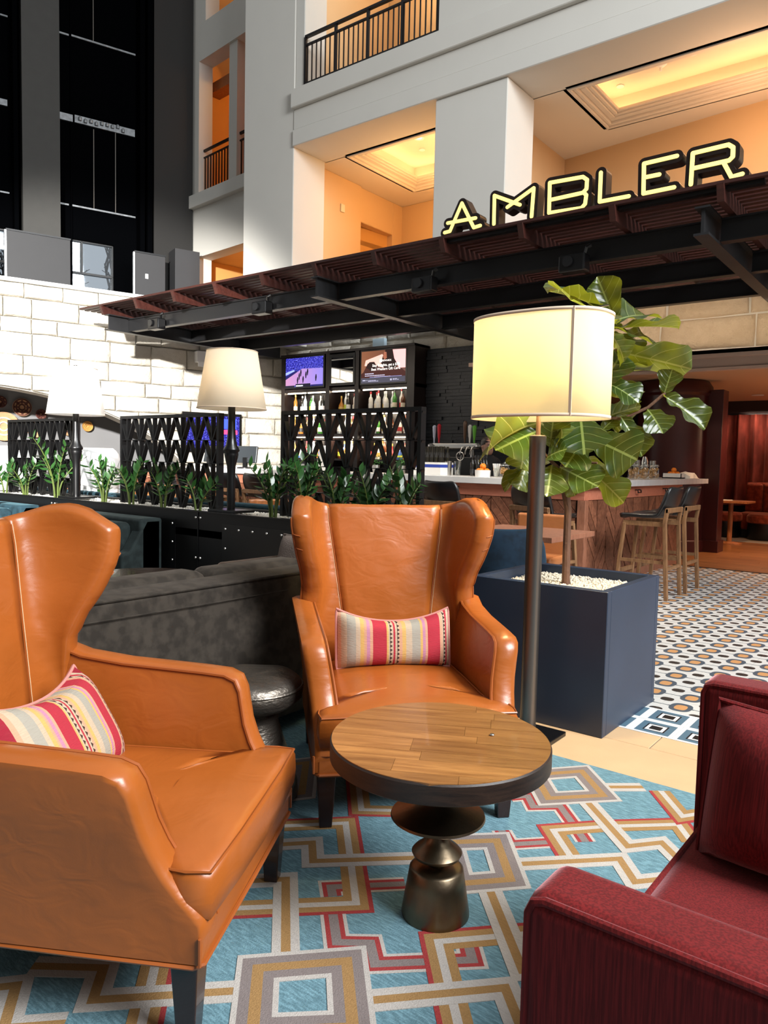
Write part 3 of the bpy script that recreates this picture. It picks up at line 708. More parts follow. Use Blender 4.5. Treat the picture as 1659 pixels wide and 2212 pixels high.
# bare tree and market umbrellas outside that window
tr = thing('bare_tree', 'bare winter tree outside the bright shaft window', 'tree', OE+Vector((-4.0, -.6, 2.0)))
def branch(mb, p, d, L, r, lv):
    q = p+d*L; mb.tube([p, (p+q)/2+Vector((random.uniform(-.1, .1), random.uniform(-.1, .1), .05))*L*.5, q], [r, r*.85, r*.65], 5)
    if lv > 0:
        for _ in range(3):
            dd = (d+Vector((random.uniform(-.9, .9), random.uniform(-.9, .9), random.uniform(-.2, .6)))).normalized(); branch(mb, p+d*L*random.uniform(.5, 1), dd, L*.68, r*.6, lv-1)
tb = MB(); branch(tb, Vector((0, 0, 0)), Vector((.05, .1, 1)).normalized(), 2.0, .15, 5); branch(tb, Vector((-.6, -1.6, 0)), Vector((.0, .15, 1)).normalized(), 2.2, .12, 5)
tb.build('branches', mat('bare_bark', (.03, .025, .022), .9), tr)
for k, (dx, dy) in enumerate([(-7.5, -4.6), (-7.8, .2)]):
    u_ = thing('market_umbrella', ['pale market umbrella outside the bright window, left one', 'pale market umbrella outside the bright window, right one'][k], 'umbrella', OE+Vector((dx, dy, 3.0)))
    MB().lathe([(1.4, 1.35), (.7, 1.6), (.02, 1.85), (.0, 1.85)], 10).build('canopy', M['white_paint'], u_); MB().cyl(.03, -1, 1.9, 8).build('pole', M['black_steel'], u_)
# potted plant on the mezzanine
p = on_plane(385, 640, NL, KE+1.25); pp = thing('potted_shrub', 'bushy dark green potted shrub on the ledge against the cream wall', 'plant', (p.x, p.y, 3.97))
MB().lathe([(.13, 0), (.18, .32), (.16, .32), (.15, .28), (0, .28)], 16).build('pot', M['black_satin'], pp, smooth=True)
lf = MB().add([(0, 0, 0), (.012, .05, .01), (0, .17, -.02), (-.012, .05, .01)], [(0, 1, 2, 3)]).mesh('leaf', M['plant_green'])
for k in range(140):
    a = random.uniform(0, 2*PI); rr = .22*math.sqrt(random.random()); h = .35+random.random()*.45-(rr*.5)
    inst('leaf', lf, pp, M=Matrix.Translation((rr*math.cos(a), rr*math.sin(a), h)) @ Matrix.Rotation(a-PI/2+random.uniform(-.6, .6), 4, 'Z') @ Matrix.Rotation(random.uniform(-.3, 1.0), 4, 'X'))
for k in range(6): MB().tube([(0, 0, .28), (random.uniform(-.1, .1), random.uniform(-.1, .1), .5+.3*random.random())], .008, 5).build('stem', M['stem'], pp)
# wall behind the camera that closes the court on its near side
struct(MB().box(-17, 9, -9.2, -9, 0, 15).build('wall_court', mat('court_stone', (.11, .10, .09), .85)))
struct(MB().box(9, 9.2, -9, 17, 0, 4.2).build('wall_right', bpy.data.materials['court_stone']))

# ================================================================== PERGOLA
pg = thing('pergola', 'dark mahogany slatted pergola on black steel beams over the bar', 'pergola', (0, 0, 0))
for u in (-10.4, -6.1, -1.8, 2.5):
    MB().box(u-.012, u+.012, 6.5, 10.1, 3.18, 3.39).box(u-.06, u+.06, 6.47, 10.1, 3.165, 3.185).box(u-.06, u+.06, 6.47, 10.1, 3.385, 3.40).build('girder', M['girder'], pg)
for v in (6.87, 8.06, 9.12):
    for a, b in [(-10.38, -6.16), (-6.04, -1.86), (-1.74, 2.44)]:
        MB().box(a, b, v-.03, v+.03, 3.19, 3.38).box(a, b, v-.05, v+.05, 3.187, 3.2).box(a, b, v-.05, v+.05, 3.37, 3.385).build('beam', M.setdefault('black_beam', mat('black_beam_paint', (.012, .012, .013), .36, .3)), pg)
jm = MB().prism([(6.42, 3.535), (6.47, 3.405), (10.1, 3.405), (10.1, 3.535)], -.028, .028, 0).mesh('joist', M['pergola_wood'])
for k in range(16): inst('joist', jm, pg, (-10.51+k*.885, 0, 0))
sm = MB().box(-11.12, 3.2, -.03, .03, 3.535, 3.562).mesh('slat', M['pergola_wood'])
for k in range(36): inst('slat', sm, pg, (random.uniform(-.02, .02), 6.47+k*.1, 0))
def spotlamp(px, py, lab):
    p = at_v(px, py, 6.74); o = thing('spotlight', lab, 'spotlight', p, 0, 'spotlights on the pergola beam')
    MB().box(-.13, .13, -.07, .07, -.09, .07).build('housing', M['black_satin'], o, bevel=.015); MB().tube([(.10, 0, .05), (.13, -.02, .12), (.16, 0, .14)], .02, 8).build('bracket', M['black_satin'], o)
    n = 14; MB().loft([[(.05*math.cos(2*PI*j/n)-.03, -.075-d, .05*math.sin(2*PI*j/n)) for j in range(n)] for d in (0, .02)]).build('lens', M['black_leather'], o)
    light('spotlight_beam', 'SPOT', (p.x, 6.6, 3.02), 130, (1, .80, .60), .05, aim=(p.x+.3, 6.75, 0), spot=math.radians(95), blend=.7)
light('lintel_fill_light', 'AREA', (-1.6, 9.25, 3.14), 26, (1, .80, .58), 6.5, aim=(-1.6, 10.0, 2.95), size_y=.06)  # added area light to brighten the stone lintel; no fixture hangs there
spotlamp(338, 699, 'black spotlight at the left end of the pergola front beam')
spotlamp(566, 664, 'black spotlight midway along the left bay of the pergola beam')
spotlamp(917, 614, 'black spotlight on the pergola beam left of the big lampshade')
spotlamp(1240, 568, 'black spotlight on the pergola beam right of the big lampshade')
for k, (px0, px1, y) in enumerate([(594, 630, 731), (666, 716, 722), (742, 790, 713), (832, 856, 705), (986, 1000, 688), (1425, 1548, 645), (1582, 1700, 622)]):
    a, b = at_v(px0, y, 9.5), at_v(px1, y, 9.5); zz = 3.30
    o = thing('linear_light', ['first', 'second', 'third', 'fourth', 'fifth', 'sixth', 'seventh'][k]+' white light bar from the left under the pergola rear edge', 'light', (a.x, 9.5, zz))
    MB().box(0, b.x-a.x, -.05, .05, 0, .03).build('housing', M['black_satin'], o); MB().box(.01, b.x-a.x-.01, -.04, .04, -.006, 0).build('diffuser', emis('linear_led', (1, .95, .86), 4.5) if k == 0 else bpy.data.materials['linear_led'], o)
cb = MB().tube([at_v(*q, 7.4) for q in [(1262, 545), (1300, 540), (1345, 533), (1400, 522), (1405, 527), (1430, 523), (1437, 520)]], .006, 5).build('loose_cable', mat('cable_grey', (.2, .2, .2), .5)); tag(cb, 'thin loose cable looped under the pergola slats right of centre', 'cable')

# ================================================================== SIGN
M['sign_face'] = emis('sign_face_yellow', (1, .80, .22), 1.15); M['sign_body'] = mat('sign_brown_black', (.012, .006, .005), .35)
SG = {0: [[(70, 507), (96, 500), (155, 362), (213, 482), (245, 472)], [(85, 460), (222, 435)]],
      1: [[(312, 465), (315, 325), (440, 370)], [(378, 382), (508, 288), (497, 428)]],
      2: [[(583, 410), (587, 262), (750, 233), (770, 247), (767, 292), (752, 308), (766, 322), (760, 366), (742, 386), (583, 410)], [(585, 347), (752, 310)]],
      3: [[(838, 212), (832, 355), (975, 328)]],
      4: [[(1212, 130), (1050, 168), (1047, 315), (1198, 284)], [(1052, 236), (1125, 221)]],
      5: [[(1280, 270), (1290, 117), (1465, 75), (1488, 88), (1486, 134), (1468, 152), (1288, 192)], [(1440, 160), (1480, 234), (1533, 218)]]}
SV = 6.46
sign = thing('illuminated_sign', 'glowing yellow AMBLER letter sign on the pergola front edge', 'sign', (0, SV, 0))
def capsule(mb, a, b, r, y0, y1):
    d = math.atan2(b[1]-a[1], b[0]-a[0]); poly = []
    for c, s0 in ((b, d-PI/2), (a, d+PI/2)):
        for k in range(9): t = s0+PI*k/8; poly.append((c[0]+r*math.cos(t), c[1]+r*math.sin(t)))
    mb.prism(poly, y0, y1, 1)
words = ['letter A', 'letter M', 'letter B', 'letter L', 'letter E', 'letter R']
for k, strokes in SG.items():
    body = MB(); face = MB(); j = 0
    for st in strokes:
        P = []
        for x, y in st: p = at_v(930+x/2.2757, 280+y/2.2757, SV); P.append((p.x, p.z))
        for a, b in zip(P, P[1:]):
            j += 1; capsule(body, a, b, .050, .0+j*.0002, .13); capsule(face, a, b, .0165, -.008+j*.0002, .002)
    bo = body.build('sign_letter', M['sign_body'], sign, smooth=True, ang=40); bo['label'] = words[k]
    face.build('lit_face', M['sign_face'], bo)
MB().box(-4.3, -1.35, .03, .1, 3.50, 3.535).build('mounting_rail', M['black_satin'], sign)
light('sign_glow', 'AREA', (-2.9, 6.2, 3.62), 6, (1, .75, .3), .25, aim=(-2.9, 5.0, 3.5), size_y=.25)

# ================================================================== BAR
bar = thing('bar_counter', 'long bar with white quartz top and chevron wood front', 'bar', (0, 0, 0))
MB().prism([(-11.0, 7.05), (-2.90, 7.05), (-2.90, 11.42), (-3.62, 11.42), (-3.62, 7.78), (-11.0, 7.78)], 1.05, 1.12).build('worktop', M['white_quartz'], bar, bevel=.004)
MB().prism([(-11, 7.14), (-2.99, 7.14), (-2.99, 10.4), (-3.55, 10.4), (-3.55, 7.7), (-11, 7.7)], .0, 1.05).build('carcass', mat('bar_carcass', (.03, .012, .008), .7), bar)
MB().box(-11, -2.97, 7.115, 7.14, .92, 1.05).build('rail_board', M['bar_rail'], bar, bevel=.003); MB().box(-2.99, -2.965, 7.14, 10.4, .92, 1.05).build('rail_board', M['bar_rail'], bar, bevel=.003)
MB().box(-3.04, -2.955, 7.105, 7.19, .0, .92).build('corner_post', M['bar_post'], bar, bevel=.004); MB().box(-11, -2.97, 7.09, 7.14, 0, .09).box(-2.99, -2.94, 7.14, 10.4, 0, .09).build('kick_board', M['bar_post'], bar)
def chevrons(name, L0, L1, cw, pitch, to3, z0=.10, z1=.915):
    panel_ = MB().add([to3(L0, z0, -.004), to3(L1, z0, -.004), to3(L1, z1, -.004), to3(L0, z1, -.004)], [(0, 1, 2, 3)]).build(name, mat(name+'_backing', (.02, .008, .005), .8), bar)
    n = int(round((L1-L0)/cw)); cw = (L1-L0)/n
    for i in range(n):
        a, b = L0+i*cw+.004, L0+(i+1)*cw-.004; sg = 1 if i % 2 else -1; rise = cw*1.15
        k = z0-rise-pitch
        while k < z1+pitch:
            zl_, zr = (k, k+rise) if sg > 0 else (k+rise, k)
            poly = clip_poly(clip_poly([(a, zl_), (b, zr), (b, zr+pitch-.010), (a, zl_+pitch-.010)], (0, -1), -z0), (0, 1), z1)
            if len(poly) > 2:
                m_ = MB(); d = random.uniform(.010, .022); q = len(poly)
                m_.add([to3(x, z, 0) for x, z in poly]+[to3(x, z, d) for x, z in poly], [tuple(range(q, 2*q))]+[(t, (t+1) % q, q+(t+1) % q, q+t) for t in range(q)])
                m_.build('plank', M['bar_plank'], panel_)
            k += pitch
chevrons('front_panel', -7.94, -3.06, .325, .135, lambda x, z, d: (x, 7.138-d, z))
chevrons('side_panel', 7.2, 10.38, .265, .16, lambda x, z, d: (-2.988+d, x, z))
MB().box(-11, -7.95, 7.13, 7.14, .1, .915).build('front_panel', M['bar_plank'], bar)
hk = MB().tube([(-.05, 0, .02), (-.05, -.03, .02), (-.05, -.035, -.01), (.05, -.035, -.01), (.05, -.03, .02), (.05, 0, .02)], .008, 6).mesh('hook', M['black_satin'])
for u in (-3.45, -4.5, -5.6, -6.7): inst('hook', hk, bar, (u, 7.112, .985))
for v in (7.6, 8.6, 9.6): inst('hook', hk, bar, M=Matrix.Translation((-2.962, v, .985)) @ Matrix.Rotation(PI/2, 4, 'Z'))

# ------------------------------------------------------------------ bar stools
def make_stool():
    o = thing('bar_stool', '', 'stool')
    for sx in (-1, 1):
        # rear leg rises into the back frame, front leg stops under the seat
        MB().loft([[(sx*.215-.02, y-.018, z), (sx*.215+.02, y-.018, z), (sx*.215+.02, y+.018, z), (sx*.215-.02, y+.018, z)] for y, z in ((-.25, 0), (-.225, .4), (-.205, .74), (-.225, .88))]).build('leg', M['stool_wood'], o, bevel=.005)
        MB().loft([[(sx*x-.019, y-.017, z), (sx*x+.019, y-.017, z), (sx*x+.019, y+.017, z), (sx*x-.019, y+.017, z)] for x, y, z in ((.215, .25, 0), (.2, .22, .4), (.185, .19, .725))]).build('leg', M['stool_wood'], o, bevel=.005)
        MB().bar((sx*.21, -.225, .36), (sx*.205, .225, .36), .025, .03).build('stretcher', M['stool_wood'], o); MB().bar((sx*.2, -.21, .725), (sx*.185, .2, .725), .03, .045).build('seat_rail', M['stool_wood'], o)
    MB().bar((-.21, .235, .24), (.21, .235, .24), .025, .04).build('footrest', M['stool_wood'], o); MB().bar((-.21, -.235, .30), (.21, -.235, .30), .025, .03).build('stretcher', M['stool_wood'], o)
    MB().bar((-.235, -.225, .86), (.235, -.225, .86), .03, .05).build('back_rail', M['stool_wood'], o, bevel=.006)
    P = []
    for i, (y, z, w) in enumerate([(.24, .755, .19), (.21, .772, .215), (.1, .768, .225), (-.05, .765, .225), (-.14, .775, .22), (-.195, .81, .222), (-.235, .87, .235), (-.265, .95, .24), (-.285, 1.04, .22), (-.29, 1.075, .18)]):
        P.append([(w*s, y+(.05*abs(s)**2 if i > 4 else 0), z+.018*s*s) for s in (-1, -.8, -.4, 0, .4, .8, 1)])
    s_ = MB().grid(P).build('seat_shell', M['black_leather'], o, smooth=True, ang=0, sub=1)
    md = s_.modifiers.new('thick', 'SOLIDIFY'); md.thickness = .035; md.offset = -1
    return o
st0 = make_stool(); st0.location = (-2.41, 7.43, 0); st0.rotation_euler = (0, 0, PI/2)
st0['label'] = 'oak and black leather bar stool, nearer of the two at the bar end'; st0['group'] = 'bar stools'
dup(st0, (-2.40, 8.02, 0), PI/2, 'oak and black leather bar stool, farther of the two at the bar end')
for px, lab in [(345, 'bar stool with black back at the bar behind the left part of the middle lattice'), (412, 'bar stool behind the middle lattice, left of the cream lamp'), (480, 'bar stool behind the cream table lamp pole'), (545, 'black backed bar stool under the screen terminal right of the cream lamp'), (795, 'bar stool seen through the right lattice screen'), (948, 'bar stool with black back just right of the right lattice screen'), (1150, 'bar stool behind the floor lamp pole')]:
    u = at_v(px, 1060, 6.25).x; dup(st0, (u, 6.52, 0), random.uniform(-.12, .12) if px != 1150 else -.25, lab)

# ------------------------------------------------------------------ back bar
bb_ = thing('back_bar_shelving', 'black back bar shelving with lit bottle bays and screens', 'shelving', (0, 0, 0))
U0, U1 = -10.22, -7.15
bays = [(-10.13, -9.10), (-9.0, -8.42), (-8.30, -7.30)]
sw = M['shelf_wood']
MB().box(U0, U1, 10.38, 10.42, .9, 3.2).build('back_panel', sw, bb_)
ZS = [1.30, 1.74, 2.145]
for a in (U0, -9.10, -8.42, U1-.15): 
    MB().box(a, a+(.09 if a != U1-.15 else .15), 9.98, 10.38, .9, 3.2).build('upright', sw, bb_)
MB().box(U0, U1, 9.96, 10.38, 3.16, 3.2).build('top_board', sw, bb_); MB().box(U0, U1, 10.02, 10.38, 2.5, 2.56).build('shelf_board', sw, bb_)
for a, b in bays:
    for z in ZS: MB().box(a, b, 10.02, 10.38, z-.035, z).build('shelf_board', sw, bb_)
    for z in (2.50, 2.09, 1.69):
        for q in (0, 1):
            c = a+(b-a)*(.02+.5*q); l_ = MB().box(c, c+(b-a)*.45, 10.04, 10.06, z-.02, z-.006).build('led_strip', M['shelf_light'], bb_)
    for z in ZS: light('shelf_led_glow', 'AREA', ((a+b)/2, 10.06, z+.36), 9.0, (1, .85, .65), b-a, aim=((a+b)/2, 10.26, z), size_y=.05)
cb = thing('back_counter', 'dark counter running below the bottle shelves', 'counter', (0, 0, 0))
MB().box(-10.22, -4.2, 9.70, 10.38, .0, .94).build('cabinet', sw, cb); MB().box(-10.22, -4.2, 9.66, 10.38, .94, .98).build('counter_top', mat('back_counter_top', (.03, .03, .03), .3), cb)
# slate wall right of the shelves
sl = struct(MB().box(-7.15, -5.0, 10.34, 10.40, .9, 3.14).build('wall_slate', M['slate'])); sp_ = MB(); 
z = .92
while z < 3.12:
    x = -7.14
    while x < -5.0:
        w = random.uniform(.18, .5); h = random.choice((.035, .05, .06)); d = random.uniform(.01, .045)
        sp_.box(x, min(x+w, -5.0)-.003, 10.34-d, 10.34, z, z+.052); x += w
    z += .055
stuff(sp_.build('slate_strips', M['slate'], sl))
# bottles
def bmat(n, c, rough=.12, es=0):
    t = NT(n); t.set(color=c, rough=rough, spec=.6); return t.m
BC = {'clear': bmat('bottle_clear', (.52, .55, .56)), 'amber': bmat('bottle_amber', (.42, .17, .03)), 'green': bmat('bottle_green', (.06, .25, .04)), 'dark': bmat('bottle_dark', (.02, .018, .015)), 'brown': bmat('bottle_brown', (.12, .035, .012)), 'white': bmat('bottle_white', (.75, .72, .66)), 'red': bmat('bottle_red', (.35, .02, .02)), 'blue': bmat('bottle_blue', (.05, .12, .35))}
LC = [bmat('label_cream', (.78, .7, .55), .6), bmat('label_white', (.82, .8, .77), .6), bmat('label_gold', (.6, .4, .1), .5), bmat('label_black', (.02, .02, .02), .5), bmat('label_yellowgreen', (.5, .6, .05), .6), bmat('label_red', (.5, .04, .04), .6)]
CC = [bmat('cap_black', (.01, .01, .01), .4), bmat('cap_red', (.5, .02, .03), .4), bmat('cap_gold', (.5, .33, .08), .3), bmat('cap_white', (.8, .8, .78), .4)]
PR = [lambda: [(.0, 0), (.038, 0), (.04, .01), (.04, .17), (.034, .2), (.015, .225), (.013, .27)], lambda: [(0, 0), (.045, 0), (.047, .01), (.047, .14), (.03, .18), (.014, .2), (.013, .26)], lambda: [(0, 0), (.03, 0), (.033, .01), (.036, .19), (.02, .23), (.013, .25), (.012, .29)], lambda: [(0, 0), (.05, 0), (.055, .04), (.05, .1), (.02, .15), (.014, .17), (.014, .22)]]
BM = {}
def bottle_mesh(sh_, col, lab, cap):
    k = (sh_, col, lab, cap)
    if k not in BM:
        pr = PR[sh_](); top = pr[-1]; mb = MB().lathe(pr, 14, m=0); r = max(p[0] for p in pr)+.0012
        mb.lathe([(r, .04), (r, .11 if sh_ != 3 else .07)], 14, m=1); mb.lathe([(.0165, top[1]-.005), (.0165, top[1]+.035), (0, top[1]+.035)], 10, m=2)
        BM[k] = mb.mesh('bottle', [BC[col], LC[lab], CC[cap]], True, 40)
    return BM[k]
ORD = ['first', 'second', 'third', 'fourth', 'fifth', 'sixth', 'seventh', 'eighth', 'ninth', 'tenth', 'eleventh', 'twelfth', 'thirteenth']
SHN = ['tall round-shouldered', 'broad', 'slim tall', 'squat']; LBN = ['cream', 'white', 'gold', 'black', 'lime', 'red']; CPN = ['black', 'red', 'gold', 'white']
lay = {(2, 0): [(2, 'amber', 0, 2), (0, 'dark', 1, 3), (2, 'clear', 1, 0), (0, 'green', 4, 0), (1, 'clear', 1, 3), (0, 'white', 1, 3), (0, 'dark', 1, 0), (1, 'clear', 5, 0)],
       (2, 1): [(3, 'amber', 2, 2), (2, 'clear', 4, 0), (0, 'dark', 1, 3), (0, 'brown', 1, 1), (2, 'white', 0, 1)],
       (2, 2): [(0, 'white', 1, 1), (1, 'clear', 0, 1), (0, 'white', 1, 1), (2, 'clear', 2, 3), (1, 'white', 1, 3), (2, 'clear', 1, 3), (0, 'green', 0, 0), (2, 'white', 5, 1), (0, 'brown', 0, 0), (2, 'clear', 5, 3)]}
for si, sn in ((2, 'top'), (1, 'middle'), (0, 'lowest')):
    for bi, bn in ((0, 'left'), (1, 'centre'), (2, 'right')):
        a, b = bays[bi]; L_ = lay.get((si, bi))
        if not L_:
            n = int((b-a)/.088); L_ = [(random.randrange(4), random.choice(['clear', 'amber', 'brown', 'dark', 'clear', 'white', 'amber', 'green'] if si else ['amber', 'brown', 'red', 'clear', 'amber', 'blue', 'white']), random.randrange(6), random.randrange(4)) for _ in range(n)]
        n = len(L_)
        for k, (s_, c_, l_, p_) in enumerate(L_):
            x = a+.07+(b-a-.14)*(k+.5)/n; o = inst('bottle', bottle_mesh(s_, c_, l_, p_), None, (x, 10.16+.06*(k % 2)+random.uniform(-.02, .02), ZS[si]))
            o.scale = (1, 1, random.uniform(.98, 1.1))
            tag(o, '%s %s bottle, %s from left on the %s shelf, %s bay' % (SHN[s_], c_, ORD[k] if k < 13 else 'far', sn, bn), 'bottle', 'bottles on the back bar shelves')
# screens
def tv(name, lab, u0, u1, z0, z1, v):
    o = thing(name, lab, 'television', ((u0+u1)/2, v, z0)); w = (u1-u0)/2; h = z1-z0
    MB().box(-w-.03, w+.03, 0, .06, -.03, h+.03).build('bezel', M['black_satin'], o, bevel=.006)
    return o, w, h
def flat(o, poly, m, k, name='screen_shape'):
    MB().add([(x, -.001-.0004*k, z) for x, z in poly], [tuple(range(len(poly)))]).build(name, m, o)
def crowd_mat():
    t = NT('tv_crowd'); f = t.noise(t.coord('Object'), 42, 4, .7); c = t.ramp(f, [(.38, (.004, .003, .05)), (.52, (.03, .03, .55)), (.66, (.30, .30, .95))]); t.set(color=(0, 0, 0), emit=c, es=1.2, rough=.3); return t.m
M['tv_crowd'] = crowd_mat()
def _g(c0, c1, name):
    t = NT(name); s_ = t.new('ShaderNodeSeparateXYZ'); t.link(t.coord('Generated'), s_.inputs[0]); t.set(color=(0, 0, 0), emit=t.mix(s_.outputs[0], c0, c1), es=1.1, rough=.3); return t.m
o, w, h = tv('television', 'left television showing a purple lit basketball court', -10.10, -9.16, 2.60, 3.13, 9.975)
flat(o, [(-w, 0), (w, 0), (w, h), (-w, h)], M['tv_crowd'], 1, 'screen')
flat(o, [(-w, .03), (w, .03), (w, h*.60), (-w*.1, h*.62), (-w, .14)], _g((.75, .35, .62), (.33, .27, .9), 'tv_court'), 2)
flat(o, [(-w, .14), (-w*.35, h*.52), (-w*.42, h*.58), (-w, .2)], emis('tv_navy', (.01, .01, .12), 1), 3); flat(o, [(-w, .22), (-w*.5, h*.55), (-w*.55, h*.6), (-w, .27)], emis('tv_sky', (.35, .45, 1), 1.1), 3)
flat(o, [(-w*.45, 0), (w*.35, 0), (w*.35, .055), (-w*.45, .055)], emis('tv_dark', (.004, .004, .02), 1), 4); flat(o, [(-w*.42, .01), (-w*.05, .01), (-w*.05, .03), (-w*.42, .03)], emis('tv_white', (.8, .85, 1), 1.1), 5)
flat(o, [(-w, 0), (-w*.5, 0), (-w*.5, .03), (-w, .03)], bpy.data.materials['tv_dark'], 4); flat(o, [(w*.4, 0), (w, 0), (w, .03), (w*.4, .03)], bpy.data.materials['tv_navy'], 4)
for x, z in [(-.12, .2), (-.08, .26), (.05, .22), (.09, .27), (-.02, .14), (.3, .16), (-.16, .13)]:
    flat(o, [(x-.012, z-.07), (x+.006, z-.07), (x+.02, z), (x+.012, z+.05), (x-.008, z+.05), (x-.02, z)], bpy.data.materials['tv_dark'], 5, 'player')
o = tag(MB().box(-.31, .31, 0, .05, 0, .56).build('mirror_panel', M['black_satin'], bevel=.006, loc=(-8.71, 9.98, 2.58)), 'small framed mirror panel between the two televisions', 'mirror')
MB().box(-.25, .25, -.004, 0, .05, .50).build('mirror_glass', mat('mirror', (.8, .8, .8), .03, 1), o)
o, w, h = tv('television', 'right television showing a hotel gift card advertisement', -8.27, -7.33, 2.59, 3.13, 9.975)
flat(o, [(-w, 0), (w, 0), (w, h), (-w, h)], _g((.30, .11, .05), (.12, .03, .02), 'tv_bedroom'), 1, 'screen')
flat(o, [(-w*.85, h*.55), (-w*.8, h*.72), (-.02, h*.88), (w*.3, h*.6), (w*.1, h*.42)], emis('tv_pillow', (.85, .55, .48), 1), 2); flat(o, [(w*.25, h), (w, h*.98), (w, h*.42), (w*.72, h*.42), (w*.35, h*.8)], emis('tv_pillow2', (.95, .55, .55), 1), 2)
flat(o, [(-w*.02, h*.8), (w*.1, h), (w*.42, h), (w*.5, h*.72), (w*.68, h*.5), (w*.2, h*.3), (-w*.1, h*.6)], emis('tv_shadow', (.012, .003, .003), 1), 3); flat(o, [(-w*.9, h*.35), (-w*.7, h*.62), (-w*.45, h*.66), (-w*.2, h*.5), (w*.3, h*.4), (w*.8, h*.42), (w, h*.3), (w, .0), (-w, 0), (-w, h*.3)], emis('tv_blanket', (.05, .012, .01), 1), 4)
flat(o, [(-w*.78, h*.50), (-w*.62, h*.66), (-w*.40, h*.66), (-w*.25, h*.48), (-w*.5, h*.36)], bpy.data.materials['tv_shadow'], 5); flat(o, [(0, h*.78), (.02, h*.95), (.07, h*.93), (.08, h*.75), (.03, h*.7)], emis('tv_face', (.35, .12, .07), 1), 4); flat(o, [(-w, 0), (w, 0), (w, .09), (-w, .09)], emis('tv_strip', (.06, .06, .09), 1), 5); flat(o, [(-w*.6, .095), (w*.85, .095), (w*.85, .1), (-w*.6, .1)], emis('tv_line', (.4, .45, .9), 1), 6)
def text(o, s, x, z, size, m, y=-.004, align='CENTER', name='screen_text'):
    c = bpy.data.curves.new(name, 'FONT'); c.body = s; c.size = size; c.align_x = align; c.resolution_u = 2; c.offset = size*.012
    t_ = bpy.data.objects.new(name, c); COL.objects.link(t_); bpy.context.view_layer.update()
    me = bpy.data.meshes.new_from_object(t_.evaluated_get(bpy.context.evaluated_depsgraph_get())); bpy.data.objects.remove(t_); me.materials.clear(); me.materials.append(m)
    return inst(name, me, o, M=Matrix.Translation((x, y, z)) @ Matrix.Rotation(PI/2, 4, 'X'))
tw = emis('tv_text_white', (1, .97, .95), 1.2)
text(o, 'Stay 3 nights, get a $50', .06, h*.505, .062, tw); text(o, 'Best Western Gift Card.', .06, h*.385, .062, tw); text(o, 'REWARDS', .08, h*.65, .042, tw)
flat(o, [(-.07, h*.63), (-.02, h*.63), (-.02, h*.73), (-.07, h*.73)], tw, 7, 'logo_block')
tl2 = emis('tv_small_print', (.55, .55, .75), 1)
for x0, x1, z, hh in [(-w*.82, -w*.40, .150, .016), (-w*.82, w*.10, .118, .014), (-w*.38, w*.36, .098, .006), (-w*.92, -w*.78, .040, .018), (-w*.74, -w*.70, .042, .014), (-w*.66, -w*.18, .026, .008), (-w*.66, -w*.30, .042, .007), (w*.34, w*.42, .028, .03), (w*.46, w*.66, .050, .008), (w*.46, w*.74, .034, .008)]:
    k_ = max(2, int((x1-x0)/.035))
    for q in range(k_):
        xa = x0+(x1-x0)*q/k_; flat(o, [(xa, z), (xa+(x1-x0)/k_*.82, z), (xa+(x1-x0)/k_*.82, z+hh), (xa, z+hh)], tl2, 8, 'print_mark')
# television on the stone wall left of the bar
p = on_plane(466, 935, NL, NL.dot(Vector((-10.65, 10, 0)))+.10); o = thing('television', 'television on the stone wall showing blue and red, behind the cream lamp', 'television', p, RZL)
MB().box(-.62, .5, 0, .07, -.36, .36).build('bezel', M['black_satin'], o); MB().box(-.55, .46, -.003, 0, -.32, .31).build('screen', M['tv_crowd'], o)
MB().add([(.1, -.004, -.02), (.42, -.004, -.02), (.42, -.004, .06), (.1, -.004, .06)], [(0, 1, 2, 3)]).build('screen_shape', emis('tv_red', (.8, .03, .12), 1), o); MB().add([(.12, -.0045, .08), (.4, -.0045, .08), (.4, -.0045, .26), (.12, -.0045, .26)], [(0, 1, 2, 3)]).build('screen_shape', emis('tv_blue', (.02, .05, .9), 1.2), o)
p = on_plane(447, 773, NL, NL.dot(Vector((-10.65, 10, 0)))+.08); o = thing('wall_box', 'white emergency light box on the stone wall above the cream lamp', 'light box', p, RZL); MB().box(-.22, .35, -.1, .06, -.10, .10).build('housing', M['white_paint'], o, bevel=.01); MB().box(-.2, -.05, -.12, -.1, -.18, -.10).build('lamp_head', M['white_paint'], o)
o = thing('wall_box', 'pale blue box on the stone strip above the shelving', 'light box', (-8.17, 10.30, 3.24)); MB().box(-.13, .13, 0, .08, 0, .16).build('housing', mat('pale_blue_plastic', (.5, .65, .75), .4), o, bevel=.008)

# ------------------------------------------------------------------ things on the bar
ZB = 1.12
def onbar(px, v=7.4): return Vector((at_v(px, 1020, v).x, v, ZB))
def onside(px, u=-3.2): return Vector((u, at_u(px, 1030, u).y, ZB))
def pos_terminal(loc, rz, lab):
    o = thing('screen_terminal', lab, 'terminal', loc, rz)
    MB().lathe([(.0, 0), (.12, 0), (.12, .015), (.03, .025)], 20).build('foot', M['black_satin'], o, smooth=True); MB().box(-.03, .03, -.03, .01, .02, .16).build('neck', M['black_satin'], o); MB().box(-.17, .17, -.02, .02, .08, .33, M=Matrix.Rotation(-.2, 4, 'X')).build('display', mat('terminal_plastic', (.02, .025, .03), .4) if 'term' not in M else M['term'], o, bevel=.012)
pos_terminal(onbar(530, 7.35), .35, 'black screen terminal on the bar right of the cream lamp')
pos_terminal(onbar(452, 7.4), -.1, 'black screen terminal on the bar behind the middle lattice')
o = thing('menu_stand', 'white folded tent menu standing on the bar behind the right lattice', 'menu', onbar(697, 7.35)); MB().prism([(-.085, 0), (.085, 0), (.02, .34), (-.02, .34)], -.04, .04, 1).build('card', M['paper'], o)
